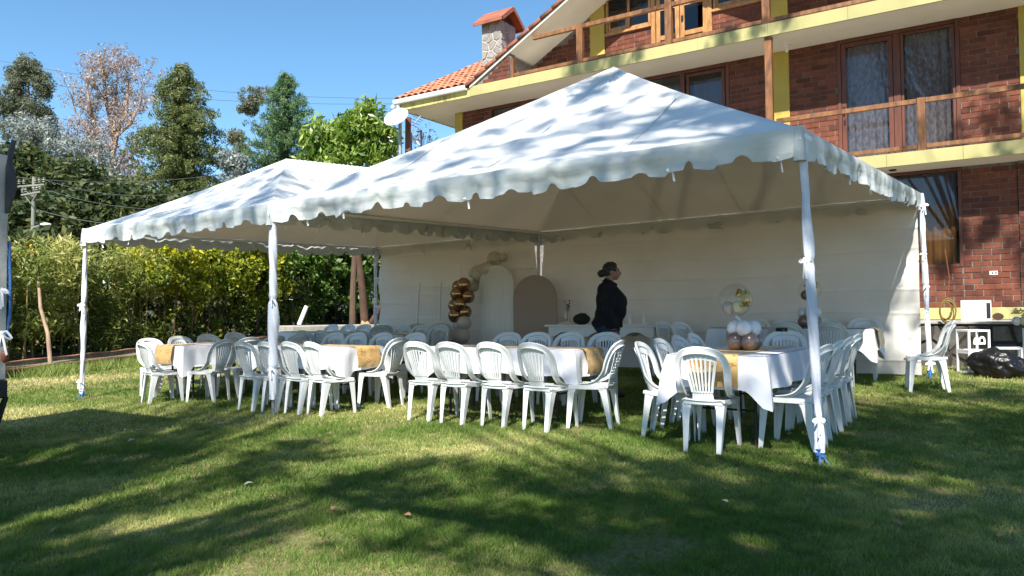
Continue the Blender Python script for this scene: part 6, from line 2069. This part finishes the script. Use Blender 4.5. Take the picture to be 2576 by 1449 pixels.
wire('sagging third wire running right from the utility pole', (px(95, 470, UD), px(700, 480, 24)), .65, .008)
wire('low bundled cable on the utility pole', (px(84, 525, UD), px(520, 560, 24)), .3, .013)

# ------------------------------------------------------------------ dish, antenna, brown post
DP = 19.5
k = DP / 1909.
pb = bx(1020, DP)
post = thing('wooden_post', 'dark red-brown wooden post beside the house carrying the dish mast', 'post', pb, 0)
pt = px(1027, 296, DP) - Vector(pb); pm = px(1020, 380, DP) - Vector(pb)
mb = MB(); mb.bar((pm.x, pm.y, -.1), (pt.x, pt.y, pt.z), .135, .135, (0, 1, 0)); mb.build('post', M['wood_red'], post)
dsh = thing('satellite_dish', 'white oval satellite dish on a grey mast left of the house eave', 'satellite dish', (pb[0] - .14, pb[1] - .05, pb[2]), 0)
db = Vector(dsh.location)
mb = MB(); mt_ = px(1006, 300, DP - .1) - db; mbt = px(1011, 380, DP - .1) - db
mb.tube([(mbt.x, mbt.y, 0), mt_], .045, 10); mb.build('mast', M['steel'], dsh)
dc = px(996, 293, DP - .35) - db
mb = MB()
nrm = Vector((-.35, -.80, .55)).normalized(); ux = nrm.cross(Vector((0, 0, 1))).normalized(); uy = ux.cross(nrm)
mb.grid(lambda i, j: tuple(dc + ux * (.335 * j * math.cos(2 * PI * i)) + uy * (.30 * j * math.sin(2 * PI * i)) + nrm * (.07 * j * j - .07)), 32, 8, closed_u=True)
mb.build('reflector', M['gutter'], dsh, smooth=60, solid=.008)
lp = px(988, 270, DP - .9) - db
mb = MB(); mb.tube([dc - uy * .28 , dc - uy * .1 + nrm * .25, lp], .011, 6); mb.build('feed_arm', M['black_steel'], dsh)
mb = MB(); mb.ball(lp, .05, 10, 8, (1, 1, 1.2)); mb.build('receiver', M['gutter'], dsh)
ant = thing('tv_antenna', 'thin comb-like aerial antenna hanging behind the wooden post', 'antenna', (pb[0] + .2, pb[1] + .3, pb[2]), 0)
ab = Vector(ant.location)
def aq(x, y, dd=0): return px(1500 / 1.565 + x * .10584, 380 / 1.565 + y * .10584, DP + .3 + dd) - ab
mb = MB(); mb.tube([aq(950, 450), aq(740, 710)], .012, 5); mb.build('boom', M['steel'], ant)
for (x0, y0, x1, y1) in ((800, 410, 1035, 530), (755, 460, 1000, 575), (710, 522, 960, 612), (690, 590, 915, 672), (640, 640, 870, 735)):
    mb = MB(); mb.tube([aq(x0, y0, -.1), aq(x1, y1, .1)], .008, 4); mb.build('element', M['black_steel'], ant)
mb = MB(); mb.tube([aq(700, 820), aq(740, 950), aq(920, 1150)], .014, 5); mb.build('mast_arm', M['gutter'], ant)
for j in range(7):
    mb = MB(); mb.tube([aq(610 + j * 30, 910 + j * 32, -.1), aq(800 + j * 26, 950 + j * 34, .1)], .007, 4); mb.build('element', M['steel'], ant)
mb = MB(); mb.add([aq(830, 820)[:], aq(935, 805)[:], aq(905, 860)[:], (aq(850, 835) + Vector((0, .08, 0)))[:]], [(0, 1, 2), (0, 2, 3), (0, 3, 1)]); mb.build('reflector_plate', M['black_steel'], ant)
mb = MB(); mb.tube([(0, -.15, 0), aq(720, 860)], .02, 6); mb.build('mast', M['steel'], ant)

# ------------------------------------------------------------------ parked truck at the left edge: only its rear corner is in the picture
tk = px(20, 790, 6.75); tz = ground_z(tk.x, tk.y)
TRK = thing('stake_truck', 'rear corner of an old white stake-bed truck at the left edge', 'truck', (tk.x, tk.y, tz), RZ)
z0 = .72; z1 = 2.72; Wd = 2.1
# bed, rear corner at local origin; truck extends to -x (left along s) and its length towards the camera (-y)
MB().bbox(-Wd, .02, -4.4, 0.0, z0 - .16, z0, .01).build('bed', M['truck_dark'], TRK)
for i, y in enumerate((-.06, -1.1, -2.2, -3.3, -4.3)):
    for x in (0, -Wd + .08):
        MB().bbox(x - .08, x, y - .05, y + .05, z0 + .002, z1 - (0 if x == 0 else .1), .006).build('stake', M['truck_white'], TRK)
for i in range(5):
    zz = z0 + .10 + i * .40
    MB().bbox(-.105, -.082, -4.3, 0, zz, zz + (.26 if i < 2 else .12), .004).build('side_board', M['truck_white'], TRK)
    MB().bbox(-Wd + .08, -.11, -.045, -.02, zz, zz + (.26 if i < 2 else .12), .004).build('tail_board', M['truck_white'], TRK)
MB().bbox(-Wd + .1, -.083, -4.3, -.046, 1.86, 2.66, .03).build('tarpaulin', M['tarp'], TRK)
mb = MB(); mb.tube([(.0, -.02, 2.2), (.03, .0, 2.45), (-.02, 0, 2.7), (.02, .02, 2.86)], [.02, .05, .03, .02], 8); mb.build('tarp_knot', M['tarp'], TRK)
mb = MB(); mb.tube([(-.02, .01, 1.95), (.012, .01, 1.6), (.01, .01, 1.3), (-.02, 0, 1.1)], .012, 6); mb.build('tie_rope', M['blue_rope'], TRK)
for z_, w_ in ((1.12, .11), (1.5, .07)):
    mb = MB(); bow(mb, (.02, -.06, z_), w_, .3); mb.build('rag_tie', M['ribbon'], TRK)
mb = MB(); mb.ball((.025, -.03, .93), .032, 10, 8, (.8, 1, 1.9)); mb.build('tail_lamp', M['rust'], TRK)
mb = MB(); mb.add([(-.02, .0, z0 - .15), (.04, -.0, z0 - .15), (-.06, -.02, .34), (-.20, -.02, .34)], [(0, 1, 2, 3)]); mb.build('mud_flap', M['truck_dark'], TRK, solid=.02)
MB().bbox(-Wd + .2, -.2, -4.3, -.2, .5, .555, .01).build('chassis', M['truck_dark'], TRK)
for x in (-.42, -Wd + .3):
    mb = MB(); c_ = Vector((x, -1.3, .44 - tz * 0))
    ring = [(.0, -.10), (.26, -.11), (.42, -.10), (.44, -.06), (.44, .06), (.42, .10), (.26, .11), (0, .10)]
    vs_ = []
    for r_, w_ in ring:
        for q in range(24):
            a = 2 * PI * q / 24; vs_.append((c_.x + w_, c_.y + r_ * math.cos(a), c_.z + r_ * math.sin(a)))
    fs_ = [(i * 24 + q, i * 24 + (q + 1) % 24, (i + 1) * 24 + (q + 1) % 24, (i + 1) * 24 + q) for i in range(len(ring) - 1) for q in range(24)]
    mb.add(vs_, fs_); mb.build('wheel', M['truck_dark'], TRK)
MB().bbox(-Wd + .05, -.05, -6.3, -4.5, .6, 2.5, .08).build('cab', M['truck_white'], TRK)
for x in (-.3, -Wd + .3):
    mb = MB(); mb.tube([(x - .1, -5.6, .42), (x + .1, -5.6, .42)], .42, 20); mb.build('wheel', M['truck_dark'], TRK)

# ------------------------------------------------------------------ tall trees behind the photographer: their shade lies on the lawn, tents and house
def lawn_pt(x, y):
    """where the sight line of a photo position meets the lawn"""
    q = _f + _rt * ((x - 1288.0) / 1909.0) + _up * ((724.5 - y) / 1909.0)
    kk = (-.19 - CAM_Z) / (q.z - .0246 * q.x - .0239 * q.y)
    return Vector((0, 0, CAM_Z)) + q * kk
def toward_sun(p, z):
    """the point at height z that shades p"""
    k = (z - p.z) / SUN_DIR.z
    return p + SUN_DIR * k
LSIZE = .2
def shade_tree(label, base, H, spots, limbs=(), trunk_r=.24):
    """spots: (shaded point, crown height, rx, ry, rz, cover)"""
    b = Vector((base[0], base[1], ground_z(*base)))
    root = thing('eucalyptus_tree', label, 'tree', b, 0, 'tall trees behind the camera')
    V_, T_ = [], []; tips = []
    for p, z, rx_, ry_, rz_, cov in [q for sp in spots for q in sp]:
        c = toward_sun(Vector(p), z) - b
        n = int(-math.log(1 - cov) * PI * rx_ * (ry_ + .5 * rz_) / (LSIZE * LSIZE / 3.0 * .28))
        nc = max(5, int(rx_ * ry_ * 14))
        d = rng.normal(0, 1, (nc, 3)); d /= np.linalg.norm(d, axis=1)[:, None]
        cp = np.array(c) + d * np.array([rx_, ry_, rz_]) * (rng.random(nc) ** .5)[:, None]
        v, t = leaf_cloud(cp, .14 + .26 * rng.random(nc), n, LSIZE, aspect=3.0, droop=.6)
        V_.append(v); T_.append(t); tips += [cp[k] for k in range(min(3, nc))]
    leaves_obj('crown', np.concatenate(V_), np.concatenate(T_), L_['euca'], root)
    mb = MB(); branchy(mb, (0, 0, -.1), (0, 0, H), trunk_r, .04, 0, 0, tips, bend=.3, start=.3); mb.build('trunk', M['bark_pale'], root)
    for pts, r0, r1 in limbs:
        mb = MB(); ps = [toward_sun(Vector(p), z) - b for p, z in pts]
        mb.tube(ps, [r0 + (r1 - r0) * i / (len(ps) - 1) for i in range(len(ps))], 8); mb.build('limb', M['bark_pale'], root)
    return root
def g_(x, y, z, rx_, ry_, cov, rz_=.22):
    # one bough of leaves is several flat sprays with gaps between them
    out = []
    for k in range(4):
        p = lawn_pt(x, y) + Vector((random.uniform(-.75, .75) * rx_, random.uniform(-.8, .8) * ry_, 0))
        out.append((p, z + random.uniform(-.6, .6), rx_ * random.uniform(.28, .5), ry_ * random.uniform(.3, .55), rz_, min(.85, cov * random.uniform(.7, 1.1))))
    return out
def w_(s, t, zz, z, rx_, ry_, cov, rz_=.6): return [(Vector((*XY(s, t), zz)), z, rx_, ry_, rz_, cov)]
shade_tree('tall eucalyptus behind the camera on the left', (-6.5, -6.5), 18, [
    g_(560, 1130, 11, 1.3, .35, .55), g_(820, 1150, 11, 1.0, .4, .6), g_(700, 1210, 10, 1.0, .24, .55), g_(900, 1240, 10, .8, .25, .65), g_(420, 1290, 9, .6, .12, .35), g_(330, 1350, 9, .5, .11, .3),
    g_(620, 1330, 9, .45, .12, .4), g_(150, 1250, 10, .6, .14, .3), g_(480, 1400, 9, .35, .1, .3), g_(980, 1200, 10, .6, .3, .55),
    *[w_(6.5 + .62 * k, .35 + .42 * q, 2.65 + .22 * q, 18 + .6 * ((k + 2 * q) % 3), .5, .13, (.6, .3, .65, .45)[(k * 2 + q * 3) % 4], .2) for k in range(6) for q in range(4) if q < 4 - abs(k - 2.5) * .8],
    *[w_(6.4 + .6 * k, -.02, 2.36, 13.4, .3, .12, (.5, .1, .6, .4, .1, .5)[k], .2) for k in range(6)]])
shade_tree('tall eucalyptus behind the camera in the middle', (2.6, -7.0), 20, [
    g_(1120, 1180, 11, .7, .3, .5), g_(1260, 1240, 10, .8, .22, .5), g_(1420, 1200, 10, .7, .25, .5), g_(1180, 1295, 9.5, .5, .14, .5), g_(1450, 1290, 9, .4, .14, .4), g_(1560, 1165, 11, .7, .25, .5),
    g_(1700, 1180, 10.5, .8, .28, .55), g_(1560, 1260, 9.5, .6, .2, .45), g_(1850, 1240, 10, .7, .25, .5), g_(1500, 1430, 8, .4, .14, .6), g_(1750, 1430, 8, .5, .2, .6), g_(1050, 1345, 9, .5, .14, .5),
    w_(1.0, .5, 2.9, 14, .7, .4, .6), w_(.4, .2, 2.6, 13.5, .6, .3, .7), w_(3.1, 2.5, 4.1, 15, .6, .5, .6),
    *[w_(.35 + .62 * k, -.02, 2.42, 13.2 + .3 * (k % 3), .42, .16, (.4, .2, .35, .15, .3, .35, .1, .3, .2, .1)[k], .25) for k in range(10)],
    *[w_(.8 + .75 * k, .5 + .55 * q, 2.7 + .33 * q, 20 + .7 * ((k + q) % 3), .42, .24, (.6, .4, .65, .5)[(k * 3 + q) % 4], .25) for k in range(7) for q in range(5) if q < 5 - abs(k - 3)],
    w_(6.0, 9.0, 6.6, 16, 2.0, .5, .35), w_(3.0, 9.0, 6.6, 16, 2.0, .5, .35)],
    [([(lawn_pt(790, 1235), 8.6), (lawn_pt(950, 1275), 8.4), (lawn_pt(1180, 1305), 8.2), (lawn_pt(1500, 1390), 7.9), (lawn_pt(1850, 1462), 7.6), (Vector((2.6, 1.5, 0)), 7.0)], .06, .15)])
shade_tree('tall eucalyptus behind the camera on the right', (8.5, -4.5), 14, [
    g_(2000, 1290, 10, .7, .3, .48), g_(2200, 1230, 10.5, .9, .35, .5), g_(2420, 1180, 11, 1.0, .4, .5), g_(2330, 1310, 9.5, .8, .3, .5), g_(2520, 1290, 9.5, .7, .3, .5), g_(2150, 1390, 8.5, .5, .2, .48), g_(2400, 1400, 8.5, .6, .2, .48), g_(1950, 1380, 8.5, .4, .15, .5),
    g_(2300, 1060, 12, 1.0, .5, .6), g_(2520, 1060, 12, 1.0, .5, .6), g_(2180, 1120, 11, .7, .35, .6), g_(2400, 980, 12, .8, .5, .45), g_(2550, 990, 12, .9, .6, .6),
    w_(-.8, 9.6, 3.0, 14, 1.0, .3, .55), w_(-1.6, 9.6, 2.9, 13.5, .8, .3, .5), w_(-.2, 4.0, 2.4, 13, .3, 1.2, .6), w_(.1, 6.0, 1.6, 13, .5, .35, .22), w_(.2, 6.0, .8, 12.6, .5, .35, .2), w_(-.9, 7.6, .6, 12.5, .9, .3, .6), w_(-1.3, 7.6, .5, 12.5, .6, .3, .6), w_(-1.0, 9.4, 4.9, 15, 1.5, .4, .4)])

# ------------------------------------------------------------------ fallen leaves on the lawn
lm = MB()
lm.grid(lambda i, j: ((j - .5) * .062, (i - .5) * .018 * math.sin(PI * (.08 + .84 * j)) * 2, .006 + .010 * math.sin(PI * j) + .004 * (i - .5) ** 2), 3, 6)
LM1 = lm.mesh('fallen_leaf', M['dry_leaf'], 60); LM2 = lm.mesh('fallen_leaf', M['pale_leaf'], 60)
for x, y, pale, lab in ((1025, 1308, 0, 'pinkish brown leaf on the lawn in the lower middle, below the centre table'), (1822, 1274, 1, 'pale curled leaf on the lawn below the nearest right table'), (2255, 1328, 0, 'brown leaf on the lawn at the lower right'),
                        (140, 1345, 0, 'brown leaf on the lawn in the lower left corner'), (2520, 1362, 0, 'brown leaf on the lawn in the lower right corner'), (625, 1227, 1, 'pale leaf on the lawn below the middle front pole'),
                        (330, 1115, 1, 'pale leaf lying in the truck shadow'), (840, 1290, 0, 'brown leaf on the lawn left of the branch shadow'), (2330, 1400, 0, 'brown leaf at the bottom edge of the lawn on the right'), (2450, 1105, 0, 'brown leaf on the lawn right of the near pole')):
    p = lawn_pt(x, y)
    o = inst('fallen_leaf', LM2 if pale else LM1, None, p + Vector((0, 0, .024)), (random.uniform(-.3, .3), random.uniform(-.3, .3), random.random() * 6))
    tag(o, lab, 'leaf', 'leaves fallen on the lawn')
